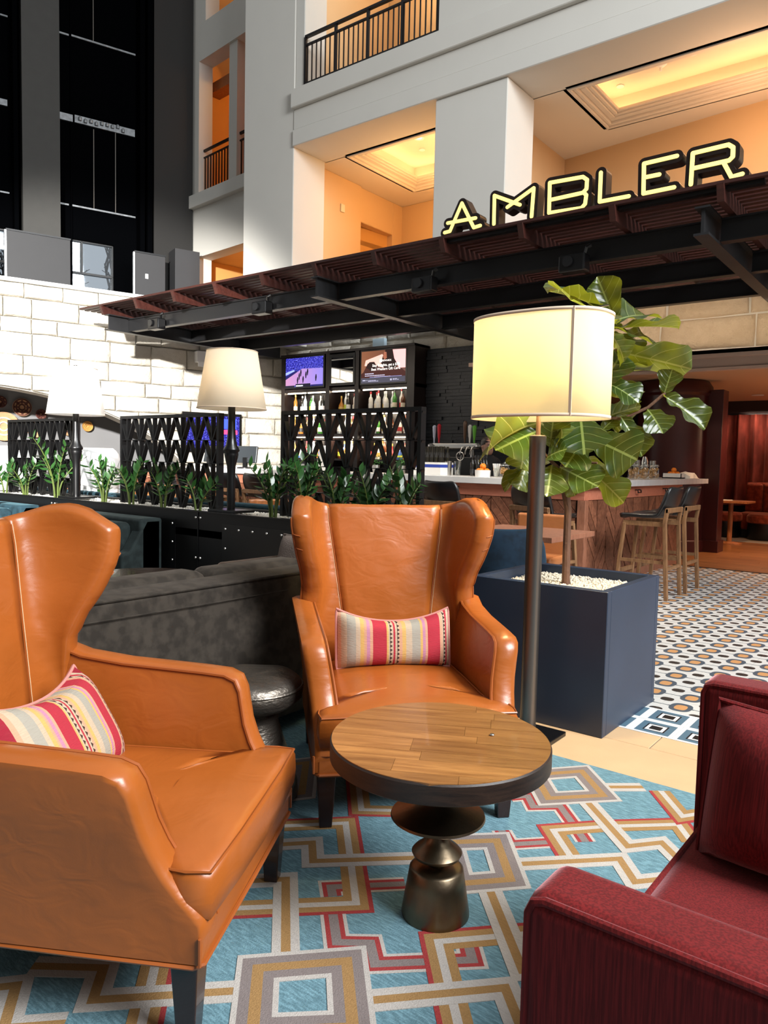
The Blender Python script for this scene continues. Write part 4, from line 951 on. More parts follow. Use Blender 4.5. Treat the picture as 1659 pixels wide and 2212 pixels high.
o = thing('card_printer', 'small black printer on the bar behind the right lattice', 'printer', onbar(662, 7.45)); MB().box(-.09, .09, -.09, .09, 0, .15).build('body', M['black_satin'], o, bevel=.015); MB().box(-.05, .05, -.095, -.09, .06, .09).build('slot', M['steel'], o)
for k, px in enumerate((812, 842, 868)):
    o = thing('herb_pot', ['left', 'middle', 'right'][k]+' small pot of green herbs on the bar behind the right lattice', 'plant', onbar(px, 7.5), 0, 'herb pots on the bar'); MB().lathe([(.04, 0), (.055, .1), (.05, .1), (.045, .08), (0, .08)], 14).build('pot', M['steel'], o, smooth=True)
    hm = MB()
    for _ in range(60):
        a, e, r_ = random.uniform(0, 2*PI), random.uniform(.1, 1.3), random.uniform(.03, .12); c = Vector((r_*math.cos(a)*math.cos(e), r_*math.sin(a)*math.cos(e), .1+r_*1.3*math.sin(e))); s_ = random.uniform(.015, .03); d1 = Vector((random.uniform(-1, 1), random.uniform(-1, 1), random.uniform(-.5, .5)))*s_; d2 = Vector((-d1.y, d1.x, random.uniform(-.01, .01)))
        hm.add([c-d1, c-d2*.5, c+d1, c+d2*.5], [(0, 1, 2, 3)])
    hm.build('foliage', mat('herb_green', (.05, .22, .03), .5) if k == 0 else bpy.data.materials['herb_green'], o)
o = thing('wine_carton', 'white and blue open carton with wine bottle necks on the bar', 'carton', onbar(935, 7.5)); MB().box(-.2, .2, -.14, .14, 0, .15).build('box', M['paper'], o); MB().box(-.202, .202, -.142, .142, .09, .125).build('printed_band', mat('carton_blue', (.02, .05, .35), .6), o)
wb = MB().lathe([(.033, .0), (.034, .2), (.014, .26), (.0145, .33), (0, .33)], 10).mesh('bottle_neck', BC['dark'])
for k in range(12): inst('bottle_neck', wb, o, (-.16+.064*(k % 6), -.07+.14*(k//6), .01))
for k, px in enumerate((968, 988)):
    o = thing('cocktail_shaker', ['steel shaker tin left of the tap tower on the bar', 'tall mixing glass with strainer on the bar'][k], 'shaker', onbar(px, 7.55)); MB().lathe([(0, 0), (.034, 0), (.045, .17), (.043, .17), (.033, .01), (0, .01)], 16).build('tin', M['steel'] if k == 0 else M['jar_glass'], o, smooth=True)
    if k: MB().tube([(.0, 0, .02), (.05, 0, .24)], .006, 6).build('spoon', M['steel'], o); MB().tube([(.03+.05*math.cos(2*PI*j/16), 0, .23+.05*math.sin(2*PI*j/16)) for j in range(16)], .006, 6, closed=True).build('strainer', M['steel'], o)
# beer taps on the back counter
tp = thing('beer_tap_tower', 'chrome beer tap rail with coloured handles before the slate wall', 'beer tap', (at_v(987, 970, 10.0).x, 9.98, .98))
MB().box(-.44, .44, -.05, .05, .50, .60).build('tap_rail', M['steel'], tp, bevel=.02, smooth=True); MB().tube([(-.25, 0, 0), (-.25, 0, .52)], .035, 12).build('column', M['steel'], tp, smooth=True); MB().tube([(.3, 0, 0), (.3, 0, .52)], .035, 12).build('column', M['steel'], tp, smooth=True)
for x, c, h_ in [(-.40, (.5, .55, .7), .28), (-.31, (.55, .02, .03), .3), (.17, (.10, .05, .025), .34), (.26, (.75, .75, .74), .28), (.34, (.12, .42, .04), .27)]:
    MB().lathe([(.0, .60), (.012, .60), (.014, .66), (.022, .70), (.03, .60+h_*.75), (.032, .60+h_*.92), (.015, .60+h_), (0, .60+h_)], 12, (x, -.03, 0)).build('tap_handle', mat('tap_handle_%d' % (x*100), c, .35), tp, smooth=True)
for x in (-.38, -.29, -.2, .17, .26, .35): MB().tube([(x, -.05, .54), (x, -.1, .53), (x-.01, -.13, .47), (x-.015, -.135, .42)], .011, 8).build('faucet', M['steel'], tp, smooth=True)
for x in (-.44, .44): MB().lathe([(.03, 0), (.05, .02), (.05, .05), (.03, .07)], 12, (x, -.06, .52)).build('end_fitting', M['steel'], tp, smooth=True)
MB().box(-.05, .35, -.12, .12, 0, .38).build('dispenser_box', M['black_satin'], tp, bevel=.01)
def orange_bowl(loc, lab, n, rect=False):
    o = thing('fruit_bowl', lab, 'bowl', loc)
    if rect: MB().box(-.13, .13, -.09, .09, 0, .015).box(-.13, -.12, -.09, .09, 0, .07).box(.12, .13, -.09, .09, 0, .07).box(-.13, .13, -.09, -.08, 0, .07).box(-.13, .13, .08, .09, 0, .07).build('dish', M['white_paint'], o)
    else: MB().lathe([(0, 0), (.085, 0), (.09, .075), (.08, .075), (.075, .015), (0, .015)], 24).build('dish', M['white_paint'], o, smooth=True)
    me = MB().lathe([(0, -.036), (.02, -.03), (.034, -.012), (.036, .005), (.028, .025), (.012, .035), (0, .036)], 14).mesh('orange', M['orange'], True, 0)
    for k, (x, y, z) in enumerate([(-.05, 0, .06), (.05, 0, .06), (0, .04, .062), (0, -.04, .062), (0, 0, .115)][:n]):
        f = inst('orange', me, None, Vector(loc)+Vector((x, y, z))); tag(f, '%s orange in the white %s dish on the bar' % (['left', 'right', 'rear', 'front', 'topmost'][k], 'square' if rect else 'round'), 'orange', lab[:12]+' oranges')
orange_bowl(onbar(1043, 7.3), 'white round dish of oranges on the bar beside the taps', 5); orange_bowl(onside(1455), 'white square dish of fruit near the far end of the bar', 5, True)
o = thing('straw_cup', 'clear cup of paper straws on the bar beside the oranges', 'cup', onbar(1072, 7.32)); MB().lathe([(.03, 0), (.04, .1)], 14).build('cup', M['jar_glass'], o, smooth=True)
for k in range(14): a = 2*PI*k/14; MB().tube([(.015*math.cos(a), .015*math.sin(a), .01), (.04*math.cos(a), .04*math.sin(a), .15)], .004, 5).build('straw', M['paper'], o)
def jar(loc, lab, s=1.0):
    o = thing('glass_jar', lab, 'jar', loc, 0, 'glass jars on the bar'); o.scale = (s, s, s)
    MB().lathe([(0, 0), (.06, 0), (.065, .02), (.065, .11), (.05, .13), (.05, .15)], 20).build('glass', M['jar_glass'], o, smooth=True); MB().lathe([(.055, .145), (.058, .15), (.058, .165), (.02, .175), (.015, .19), (0, .19)], 20).build('lid', M['jar_glass'], o, smooth=True); MB().tube([(.054*math.cos(2*PI*k/20), .054*math.sin(2*PI*k/20), .148) for k in range(20)], .004, 6, closed=True).build('clamp_ring', M['steel'], o)
    sm_ = MB().lathe([(.018, -.004), (.026, 0), (.018, .004), (.01, 0)], 10).mesh('slice', M['cookie'])
    for k in range(16):
        a = random.uniform(0, 2*PI); inst('slice', sm_, o, M=Matrix.Translation((.035*math.cos(a), .035*math.sin(a), .02+.006*k)) @ Matrix.Rotation(random.uniform(.6, 1.5), 4, 'X') @ Matrix.Rotation(a, 4, 'Z'))
jar(onbar(1090, 7.3), 'glass jar of snacks on the bar left of the fig leaves', .9)
for k, px in enumerate((1368, 1390, 1412)): jar(onside(px), ['left', 'middle', 'right'][k]+' glass jar of dried fruit on the bar end', 1.1)
for k, px in enumerate((1374, 1391, 1408)):
    o = thing('steel_tumbler', ['left', 'middle', 'right'][k]+' steel cup standing behind the glass jars on the bar end', 'cup', onside(px, -3.48), 0, 'steel cups behind the jars'); MB().lathe([(0, 0), (.035, 0), (.048, .24 if k != 1 else .22), (.03, .25 if k != 1 else .29), (.0, .25 if k != 1 else .30)], 14).build('body', M['steel'], o, smooth=True)
o = thing('bar_towel', 'folded white striped towel at the far end of the bar', 'towel', onside(1485)); MB().loft([[(-.1, y, .0), (.1, y, 0), (.1, y, .03+.05*math.sin(k*.9)), (0, y, .05+.05*math.sin(k*.9+.5)), (-.1, y, .03+.04*math.sin(k*.9+1))] for k, y in enumerate((-.22, -.12, -.02, .08, .18, .25))]).build('cloth', M['paper'], o, smooth=True, ang=50)
for k in range(3): MB().box(-.101, .101, -.05+.05*k, -.042+.05*k, .0, .06).build('stripe', M['black_satin'], o)
o = thing('order_tablet', 'black tablet on a stand with a white slip behind the fig leaves', 'tablet', onside(1325, -3.3)); MB().box(-.1, .1, -.02, .02, .0, .18, M=Matrix.Rotation(.4, 4, 'Z')).build('display', M['black_satin'], o, bevel=.006); MB().box(.02, .1, -.16, -.06, .01, .02).build('paper_slip', M['paper'], o)
# condiment bottles on the bar near the bartender
for k in range(6):
    o = inst('bottle', bottle_mesh(2, 'dark', 3, 0), None, onbar(1020+6*k, 7.6+.05*(k % 2))); o.scale = (.7, .7, .75); tag(o, 'small dark bitters bottle behind the oranges, %s from the left' % ORD[k], 'bottle', 'bitters bottles on the bar')

# ================================================================== BLACK PLANTER WALL
pw = thing('planter_wall', 'long low black riveted planter wall with white gravel behind the seating', 'planter', (0, 0, 0))
PX0, PX1, PV0, PV1, PZ = -9.3, -2.95, 4.0, 4.56, .81
MB().box(PX0, PX1, PV0, PV0+.025, 0, PZ).box(PX0, PX1, PV1-.025, PV1, 0, PZ).box(PX0, PX0+.025, PV0, PV1, 0, PZ).box(PX1-.025, PX1, PV0, PV1, 0, PZ).box(PX0, PX1, PV0, PV1, .60, .66).build('trough', M['black_steel'], pw)
MB().box(PX0, PX1, PV0-.012, PV0+.035, PZ, PZ+.008).box(PX0, PX1, PV1-.035, PV1+.012, PZ, PZ+.008).build('rim', M['black_satin'], pw)
MB().box(PX0+.03, PX1-.03, PV0+.03, PV1-.03, .66, .785).build('soil', M['soil'], pw)
rv = MB().lathe([(.011, 0), (.009, .006), (0, .008)], 8).mesh('rivet', M['rivet'])
def rivet(u, z): inst('rivet', rv, pw, M=Matrix.Translation((u, PV0-.002, z)) @ Matrix.Rotation(PI/2, 4, 'X'))
for su in (-7.42, -5.07):
    for z in (.76, .42, .1):
        for d in (-.03, .03): rivet(su+d, z)
    MB().box(su-.004, su+.004, PV0-.006, PV0, 0, PZ).build('seam', M['black_satin'], pw)
for a, b in [(-9.2, -7.75), (-7.1, -5.42), (-4.72, -3.1)]:
    MB().box(a-.04, b+.04, PV0-.004, PV0, .02, .73).build('side_panel', M['black_satin'], pw)
    n = 10
    for k in range(n+1): rivet(a+(b-a)*k/n, .69)
    for z in (.53, .37, .21):
        rivet(a, z); rivet(b, z)
def gravel(name, x0, x1, y0, y1, z, n, r, m, par, loc=(0, 0, 0)):
    mb = MB()
    for _ in range(n):
        c = Vector((random.uniform(x0, x1), random.uniform(y0, y1), z+random.uniform(-.004, .006))); a = random.uniform(0, PI); s_ = r*random.uniform(.6, 1.3)
        e1 = Vector((math.cos(a), math.sin(a), random.uniform(-.3, .3)))*s_; e2 = Vector((-math.sin(a), math.cos(a), random.uniform(-.3, .3)))*s_*.75; e3 = Vector((0, 0, s_*.65))
        mb.add([c+e1, c+e2, c-e1, c-e2, c+e3, c-e3], [(0, 1, 4), (1, 2, 4), (2, 3, 4), (3, 0, 4), (1, 0, 5), (2, 1, 5), (3, 2, 5), (0, 3, 5)])
    return stuff(mb.build(name, m, par, smooth=True, ang=0, loc=loc))
gravel('gravel', -9.25, PX1-.05, PV0+.05, PV1-.05, .79, 9000, .014, M['pebble_white'], pw)
# lattice screens
def screen(u0, u1, v, lab, cols):
    o = thing('lattice_screen', lab, 'screen', (u0, v, .80), 0, 'black lattice screens on the planter wall'); w = u1-u0; H = .86
    MB().box(0, w, -.03, .03, H-.03, H).build('top_rail', M['black_steel'], o)
    for x in (0, w-.03): MB().box(x, x+.03, -.03, .03, 0, H-.03).build('side_post', M['black_steel'], o)
    c = w/cols; rows = 4; rh = (H-.03)/rows
    up = MB().box(-.008, .008, -.022, .022, 0, H-.03).mesh('upright', M['black_steel'])
    d1 = MB().loft([[(x-.008, -.022, z), (x+.008, -.022, z), (x+.008, .022, z), (x-.008, .022, z)] for x, z, y in ((.012, 0, 0), (c/2, rh, 0))]).mesh('diagonal_slat', M['black_steel'])
    d2 = MB().loft([[(x-.008, -.022, z), (x+.008, -.022, z), (x+.008, .022, z), (x-.008, .022, z)] for x, z in ((-.012, 0), (-c/2, rh))]).mesh('diagonal_slat', M['black_steel'])
    for r in range(1, rows): MB().box(0, w, -.022, .022, r*rh-.003, r*rh+.003).build('cross_rail', M['black_steel'], o)
    for k in range(cols):
        x = (k+.5)*c; inst('upright', up, o, (x, 0, 0))
        for r in range(rows):
            inst('diagonal_slat', d1, o, (x, 0, r*rh)); inst('diagonal_slat', d2, o, (x, 0, r*rh))
ux = lambda px, v, y=950: at_v(px, y, v).x
screen(ux(22, 4.33), ux(168, 4.33), 4.33, 'black lattice screen at the far left, behind the white table lamp', 7)
screen(ux(265, 4.33), ux(478, 4.33), 4.33, 'black lattice screen in the middle, left of the cream table lamp', 7)
screen(ux(612, 4.36), ux(914, 4.36), 4.36, 'black lattice screen on the right in front of the bottle shelves', 7)
# table lamps
def table_lamp(px, shade, lab, pw_):
    p = at_v(px, 1080, 4.16); o = thing('table_lamp', lab, 'lamp', (p.x, 4.16, .815))
    MB().box(-.17, .17, -.11, .11, 0, .022).build('base', M['black_satin'], o, bevel=.004)
    MB().lathe([(.034, .02), (.034, .30), (.036, .38), (.055, .46), (.06, .485), (.056, .50), (.070, .515), (.066, .53), (.048, .56), (.036, .62), (.032, .70), (.030, .90)], 18).build('stem', M['black_satin'], o, smooth=True, ang=60)
    mb = MB(); n = 40
    mb.loft([[(r*math.cos(2*PI*j/n), r*math.sin(2*PI*j/n), z) for j in range(n)] for r, z in ((.285, .86), (.247, 1.1), (.208, 1.335))], cap0=False, cap1=False)
    so = mb.build('lamp_shade', shade, o, smooth=True, ang=0); so.modifiers.new('t', 'SOLIDIFY').thickness = .003
    for r, z in ((.286, .862), (.209, 1.333)): MB().tube([(r*math.cos(2*PI*j/n), r*math.sin(2*PI*j/n), z) for j in range(n)], .004, 6, closed=True).build('shade_binding', M['shade_trim'], o, smooth=True)
    MB().tube([(0, 0, .88), (0, 0, 1.34)], .006, 6).build('harp', M['nickel'], o); MB().bar((-.206, 0, 1.32), (.206, 0, 1.32), .006, .006).build('spider', M['nickel'], o)
    MB().lathe([(.012, 1.335), (.02, 1.35), (.018, 1.365), (0, 1.37)], 12).build('finial', M['black_satin'], o, smooth=True)
    MB().lathe([(0, 1.0), (.03, 1.02), (.035, 1.06), (.02, 1.1), (.014, 1.13), (0, 1.13)], 14).build('bulb', emis('bulb_warm', (1, .8, .5), 6), o, smooth=True)
    l_ = light('table_lamp_bulb', 'POINT', (p.x, 4.16, .815+1.1), pw_, (1, .80, .55), .05)
table_lamp(165, M['shade_white'], 'table lamp with white tapered shade at the far left of the planter', 14)
table_lamp(499, M['shade_cream'], 'table lamp with cream tapered shade between the lattice screens', 14)
# zz plants
M['zz_leaf'] = mat('zz_leaf_green', (.022, .075, .016), .28, var=.3, vscale=14)
P = []
for i in range(6):
    t = i/5; w = [.0, .30, .46, .42, .22, .0][i]*.5; P.append([(t, -w, -.03*math.sin(t*PI)*0+.02), (t, 0, 0), (t, w, .02)])
zz_me = MB().grid(P).mesh('leaf', M['zz_leaf'], True, 0)
def zz(px, v, h, n, lab, lean=0):
    p = at_v(px, 1080, v); o = thing('zz_plant', lab, 'plant', (p.x, v, .785), 0, 'zz plants in the black planter')
    for k in range(n):
        a = 2*PI*k/n+random.uniform(-.4, .4); out_ = random.uniform(.15, .5)*h; hh = h*random.uniform(.65, 1.05)
        b0 = Vector((.02*math.cos(a), .02*math.sin(a), 0)); pts = [b0+Vector((math.cos(a)*out_*t*t, math.sin(a)*out_*t*t, hh*(t-.12*t*t)/.88)) for t in [i/6 for i in range(7)]]
        MB().tube(pts, [.011, .009, .008, .007, .006, .005, .003], 6).build('stem', M['stem'], o, smooth=True)
        for i in range(7):
            t = .34+.66*i/6; j = min(5, int(t*6)); q = pts[j].lerp(pts[j+1], t*6-j); d = (pts[min(6, j+1)]-pts[j]).normalized()
            for sd in (-1, 1):
                side = d.cross(Vector((math.sin(a), -math.cos(a), .3))).normalized()*sd
                x = (d*.65+side*.8+Vector((0, 0, random.uniform(-.1, .15)))).normalized(); z_ = (Vector((0, 0, 1))+Vector((random.uniform(-.5, .5), random.uniform(-.5, .5), 0))).normalized(); y = z_.cross(x).normalized(); z_ = x.cross(y)
                L = random.uniform(.085, .125)*(1.0 if i < 5 else .8); inst('leaf', zz_me, o, M=frame(q, x*L, y*L*.95, z_*L))
for px, v, h, n, lab in [(12, 4.2, .42, 4, 'zz plant cut by the left picture edge in the black planter'), (55, 4.15, .36, 5, 'low bushy zz plant left of the white table lamp'), (122, 4.18, .62, 5, 'tall zz plant just left of the white table lamp stem'), (225, 4.2, .42, 6, 'bushy zz plant just right of the white table lamp'), (284, 4.15, .40, 4, 'small zz plant at the left edge of the middle lattice'), (352, 4.12, .52, 4, 'tall zz plant before the centre of the middle lattice'), (428, 4.1, .36, 3, 'thin zz plant left of the cream lamp base'), (590, 4.12, .52, 6, 'tall zz plant right of the cream lamp base'), (655, 4.15, .48, 5, 'zz plant at the left edge of the right lattice'), (730, 4.12, .40, 4, 'zz plant above the leather chair back, left half'), (800, 4.12, .40, 5, 'zz plant above the middle of the leather chair back'), (868, 4.1, .45, 4, 'leggy zz plant leaning past the right lattice post')]:
    zz(px, v, h, n, lab)

# ================================================================== BOOTHS AND FURNITURE AROUND THE PLANTER
def rbox(name, x0, x1, y0, y1, z0, z1, m, par, r=.04, seg=4):
    return MB().box(x0, x1, y0, y1, z0, z1).build(name, m, par, smooth=True, ang=0, bevel=r, seg=seg)
def booth(u0, u1, m, lab):
    o = thing('booth_seat', lab, 'booth', (u0, 2.95, 0)); w = u1-u0
    rbox('backrest', 0, w, .78, 1.0, .08, .735, m, o, .03); rbox('seat', .12, w-.12, .02, .80, .12, .43, m, o, .06); rbox('base', .02, w-.02, .06, .98, 0, .1, M['black_satin'], o, .01)
    for x in (0, w-.13):
        MB().prism([(.60, .02), (1.0, .02), (1.0, .735), (.84, .725), (.68, .46), (.60, .44)], x, x+.13, 0).build('side_wing', m, o, bevel=.02, seg=3)
    n = max(2, int((w-.26)/.28))
    for k in range(n): rbox('back_channel', .13+(w-.26)*k/n, .13+(w-.26)*(k+1)/n, .62, .80, .42, .70, m, o, .06)
    return o
booth(-7.0, -5.5, M['teal_velvet'], 'grey teal velvet booth seat before the planter, right of the nearest leather wing')
booth(-9.3, -7.6, M['blue_velvet'], 'blue velvet booth seat at the far left before the planter')
def pillow_mesh(w, h, t, n=14, sag=0):
    mb = MB(); F, B = [], []
    for i in range(n+1):
        a = -1+2*i/n; rf, rb = [], []
        for j in range(n+1):
            b = -1+2*j/n; th = t/2*max(0, (1-a**4)*(1-b**4))**.55
            x = a*w/2*(1-.05*(1-b*b)*0-.06*abs(a)*(1-abs(b))**2*0)*(1-.05*b*b*abs(a)); z = b*h/2*(1-.07*a*a*0)*(1-.0*a)
            z -= sag*max(0, b)*(1-a*a)
            x *= 1-.045*(1-b*b); z *= 1-.05*(1-a*a)
            rf.append((x, -th, z)); rb.append((x, th, z))
        F.append(rf); B.append(rb)
    mb.grid(F); mb.grid(B)
    return mb, [Vector(p) for p in [F[i][0] for i in range(n+1)]+[F[n][j] for j in range(1, n+1)]+[F[i][n] for i in range(n-1, -1, -1)]+[F[0][j] for j in range(n-1, 0, -1)]]
def pillow(name, lab, loc, rot, w, h, t, m, mp, sag=0):
    mb, edge = pillow_mesh(w, h, t, 16, sag); o = thing(name, lab, 'cushion', loc); o.rotation_euler = rot
    po = mb.build('cover', m, o, smooth=True, ang=0); MB().tube(edge, .006, 6, closed=True).build('piping', mp, o, smooth=True); return o
pillow('throw_pillow', 'blue velvet pillow on the far left booth', (-8.15, 3.55, .64), (-.3, 0, .1), .5, .42, .16, M['blue_velvet'], M['blue_velvet'])
o = thing('armchair', 'brown velvet armchair half hidden behind the middle leather chair', 'armchair', (-3.35, 3.45, 0), 0)
rbox('backrest', -.42, .42, .22, .42, .1, .71, M['brown_velvet'], o, .05); rbox('seat', -.32, .32, -.35, .25, .15, .44, M['brown_velvet'], o, .05); rbox('arm', -.42, -.3, -.35, .3, .1, .6, M['brown_velvet'], o, .04); rbox('arm', .3, .42, -.35, .3, .1, .6, M['brown_velvet'], o, .04)
for x in (-.36, .36):
    for y in (-.3, .36): MB().box(x-.02, x+.02, y-.02, y+.02, 0, .11).build('leg', M['legwood'], o)
pillow('throw_pillow', 'taupe woven pillow on the brown armchair', (-3.42, 3.58, .61), (-.25, 0, 0), .50, .30, .16, M['beige_cloth'], M['beige_cloth'])
o = thing('cocktail_table', 'dark round table top between the booth and the grey sofa', 'table', (-4.05, 2.75, 0)); MB().lathe([(0, .47), (.38, .47), (.39, .48), (.39, .505), (.38, .512), (0, .512)], 36).build('top', M['legwood'], o, smooth=True); MB().lathe([(.2, 0), (.2, .02), (.03, .05), (.03, .47)], 20).build('pedestal', M['black_satin'], o, smooth=True)
o = thing('folded_menu', 'pale menu card lying on the dark round table', 'menu', (-3.75, 2.85, .513), .4); MB().box(-.1, .1, -.07, .07, 0, .006).build('page', M['paper'], o); MB().box(-.1, .1, -.07, .07, .006, .010, M=Matrix.Rotation(.2, 4, 'Y')).build('page', M['paper'], o)
# grey sofa seen from behind
so = thing('sofa', 'grey velvet sofa seen from behind, between the two leather chairs', 'sofa', (-2.42, .75, .007))
MB().prism([(0.0, .07), (-.02, .40), (-.045, .70), (-.06, .725), (-.20, .735), (-.25, .72), (-.26, .4), (-.24, .07)], 0, 2.2, 1).build('backrest', M['grey_velvet'], so, smooth=True, ang=0, bevel=.012, seg=2)
MB().tube([(-.052, .01, .722), (-.05, 1.2, .722), (-.052, 2.19, .722)], .007, 6).build('piping', M['grey_velvet'], so, smooth=True); MB().tube([(-.03, .3, .50+.16), (-.028, 1.2, .655), (-.03, 1.7, .655)], .0025, 5).build('stitch_line', M['grey_velvet'], so)
rbox('seat', -.92, -.24, .14, 2.06, .12, .42, M['grey_velvet'], so, .05)
for k in range(3): rbox('back_cushion', -.42, -.22, .16+.63*k, .16+.63*(k+1)-.01, .40, .755, M['grey_velvet'], so, .06)
for a, b in ((.0, .14), (2.06, 2.2)): rbox('arm', -.94, -.06, a, b, .07, .62, M['grey_velvet'], so, .03)
for x in (-.85, -.08):
    for y in (.08, 2.12): MB().box(x-.025, x+.025, y-.025, y+.025, 0, .08).build('foot', M['legwood'], so)
# seating between the planter and the bar
bq = thing('banquette', 'long dark blue banquette just behind the black planter wall', 'banquette', (-9.2, 4.62, 0)); rbox('backrest', 0, 6.1, 0, .16, .1, .85, M['blue_velvet'], bq, .03); rbox('seat', 0, 6.1, .14, .7, .12, .45, M['blue_velvet'], bq, .04)
def wood_chair(loc, rz, lab, m):
    o = thing('dining_chair', lab, 'chair', loc, rz, 'low chairs between planter and bar')
    P = []
    for z, r in ((.44, .235), (.55, .25), (.68, .26), (.79, .255), (.81, .245)): P.append([(r*math.cos(t), r*math.sin(t), z) for t in [PI*(1.05+.9*k/10) for k in range(11)]])
    s_ = MB().grid(P).build('backrest', m, o, smooth=True, ang=0); md = s_.modifiers.new('t', 'SOLIDIFY'); md.thickness = .03
    MB().lathe([(0, .40), (.22, .40), (.235, .42), (.235, .45), (.2, .47), (0, .475)], 24).build('seat', m, o, smooth=True)
    for a in (45, 135, 225, 315): MB().tube([(.17*math.cos(math.radians(a)), .17*math.sin(math.radians(a)), .41), (.23*math.cos(math.radians(a)), .23*math.sin(math.radians(a)), 0)], [.02, .013], 8).build('leg', M['stool_wood'], o, smooth=True)
M['tan_seat'] = leather('chestnut_leather', (.42, .15, .05))
for px, v, lab in [(25, 5.6, 'orange wood chair glimpsed at the far left behind the plants'), (135, 5.2, 'orange wood chair behind the left lattice screen'), (300, 5.5, 'orange wood chair behind the left part of the middle lattice'), (400, 5.5, 'orange wood chair behind the right part of the middle lattice'), (575, 5.5, 'orange wood chair behind the plant right of the cream lamp'), (700, 5.4, 'orange wood chair behind the left part of the right lattice'), (850, 5.4, 'orange wood chair behind the right part of the right lattice')]:
    wood_chair((at_v(px, 1080, v+.2).x, v+.2, 0), PI+random.uniform(-.4, .4), lab, M['orange_wood'])
o = thing('dining_table', 'brown wood dining table behind the fig planter', 'table', (-2.75, 5.42, 0)); MB().box(-.42, .42, -.4, .4, .70, .74).build('top', M['bar_post'], o, bevel=.004); MB().box(-.05, .05, -.05, .05, .03, .7).build('pedestal', M['black_satin'], o); MB().box(-.25, .25, -.25, .25, 0, .03).build('foot', M['black_satin'], o)
o = thing('leather_dining_chair', 'chestnut leather dining chair at the wood table behind the lamp pole', 'chair', (-2.95, 6.02, 0), .1)
rbox('backrest', -.23, .23, .12, .18, .45, .83, M['tan_seat'], o, .025); rbox('seat', -.23, .23, -.25, .18, .40, .48, M['tan_seat'], o, .025)
for x in (-.2, .2):
    MB().bar((x, -.22, 0), (x*.95, -.2, .41), .03, .03).build('leg', M['stool_wood'], o); MB().bar((x, .2, 0), (x*.95, .15, .41), .03, .03).build('leg', M['stool_wood'], o)
p = at_d(1075, 1200, 5.25); o = thing('velvet_chair', 'dark blue round-backed chair peeking from behind the middle leather chair', 'chair', (p.x, p.y, 0), .66)
P = []
for z, r in ((.12, .30), (.4, .34), (.62, .35), (.78, .31), (.83, .24)): P.append([(r*math.cos(t), r*math.sin(t)+.0, z) for t in [PI*(1.0+k/14) for k in range(15)]])
s_ = MB().grid(P).build('backrest', M['navy_velvet'], o, smooth=True, ang=0, sub=1); md = s_.modifiers.new('t', 'SOLIDIFY'); md.thickness = .06
MB().lathe([(0, .12), (.27, .12), (.29, .2), (.29, .4), (.25, .45), (0, .46)], 24).build('seat', M['navy_velvet'], o, smooth=True)
for a in (45, 135, 225, 315): MB().tube([(.2*math.cos(math.radians(a)), .2*math.sin(math.radians(a)), 0), (.2*math.cos(math.radians(a)), .2*math.sin(math.radians(a)), .13)], .018, 8).build('leg', M['legwood'], o)
# white seats and counter in the niche area
for px, d, lab in [(28, 9.6, 'white rounded high seat at the far left before the niche'), (210, 9.9, 'white rounded high seat right of the white lamp before the niche')]:
    p = at_d(px, 1010, d); o = thing('white_bar_chair', lab, 'chair', (p.x, p.y, 0), 1.2)
    P = []
    for z, r in ((.8, .26), (.95, .3), (1.15, .31), (1.3, .28), (1.36, .2)): P.append([(r*math.cos(t), r*math.sin(t), z) for t in [PI*(.9+1.2*k/14) for k in range(15)]])
    s_ = MB().grid(P).build('shell', M['white_shell'], o, smooth=True, ang=0, sub=1); s_.modifiers.new('t', 'SOLIDIFY').thickness = .04
    MB().lathe([(0, .74), (.24, .74), (.27, .78), (.27, .82), (0, .84)], 20).build('seat', M['white_shell'], o, smooth=True); MB().lathe([(.2, 0), (.2, .02), (.03, .04), (.03, .74)], 16).build('pedestal', M['steel'], o, smooth=True)
p = at_d(70, 1060, 10.6); o = thing('communal_table', 'long white high table before the basket niche', 'table', (p.x, p.y, 0), RZL); rbox('top', -1.1, 1.1, -.3, .3, 1.0, 1.10, M['white_shell'], o, .04); rbox('pedestal', -.9, -.7, -.2, .2, 0, 1.0, M['white_shell'], o, .02); rbox('pedestal', .6, .8, -.2, .2, 0, 1.0, M['white_shell'], o, .02)

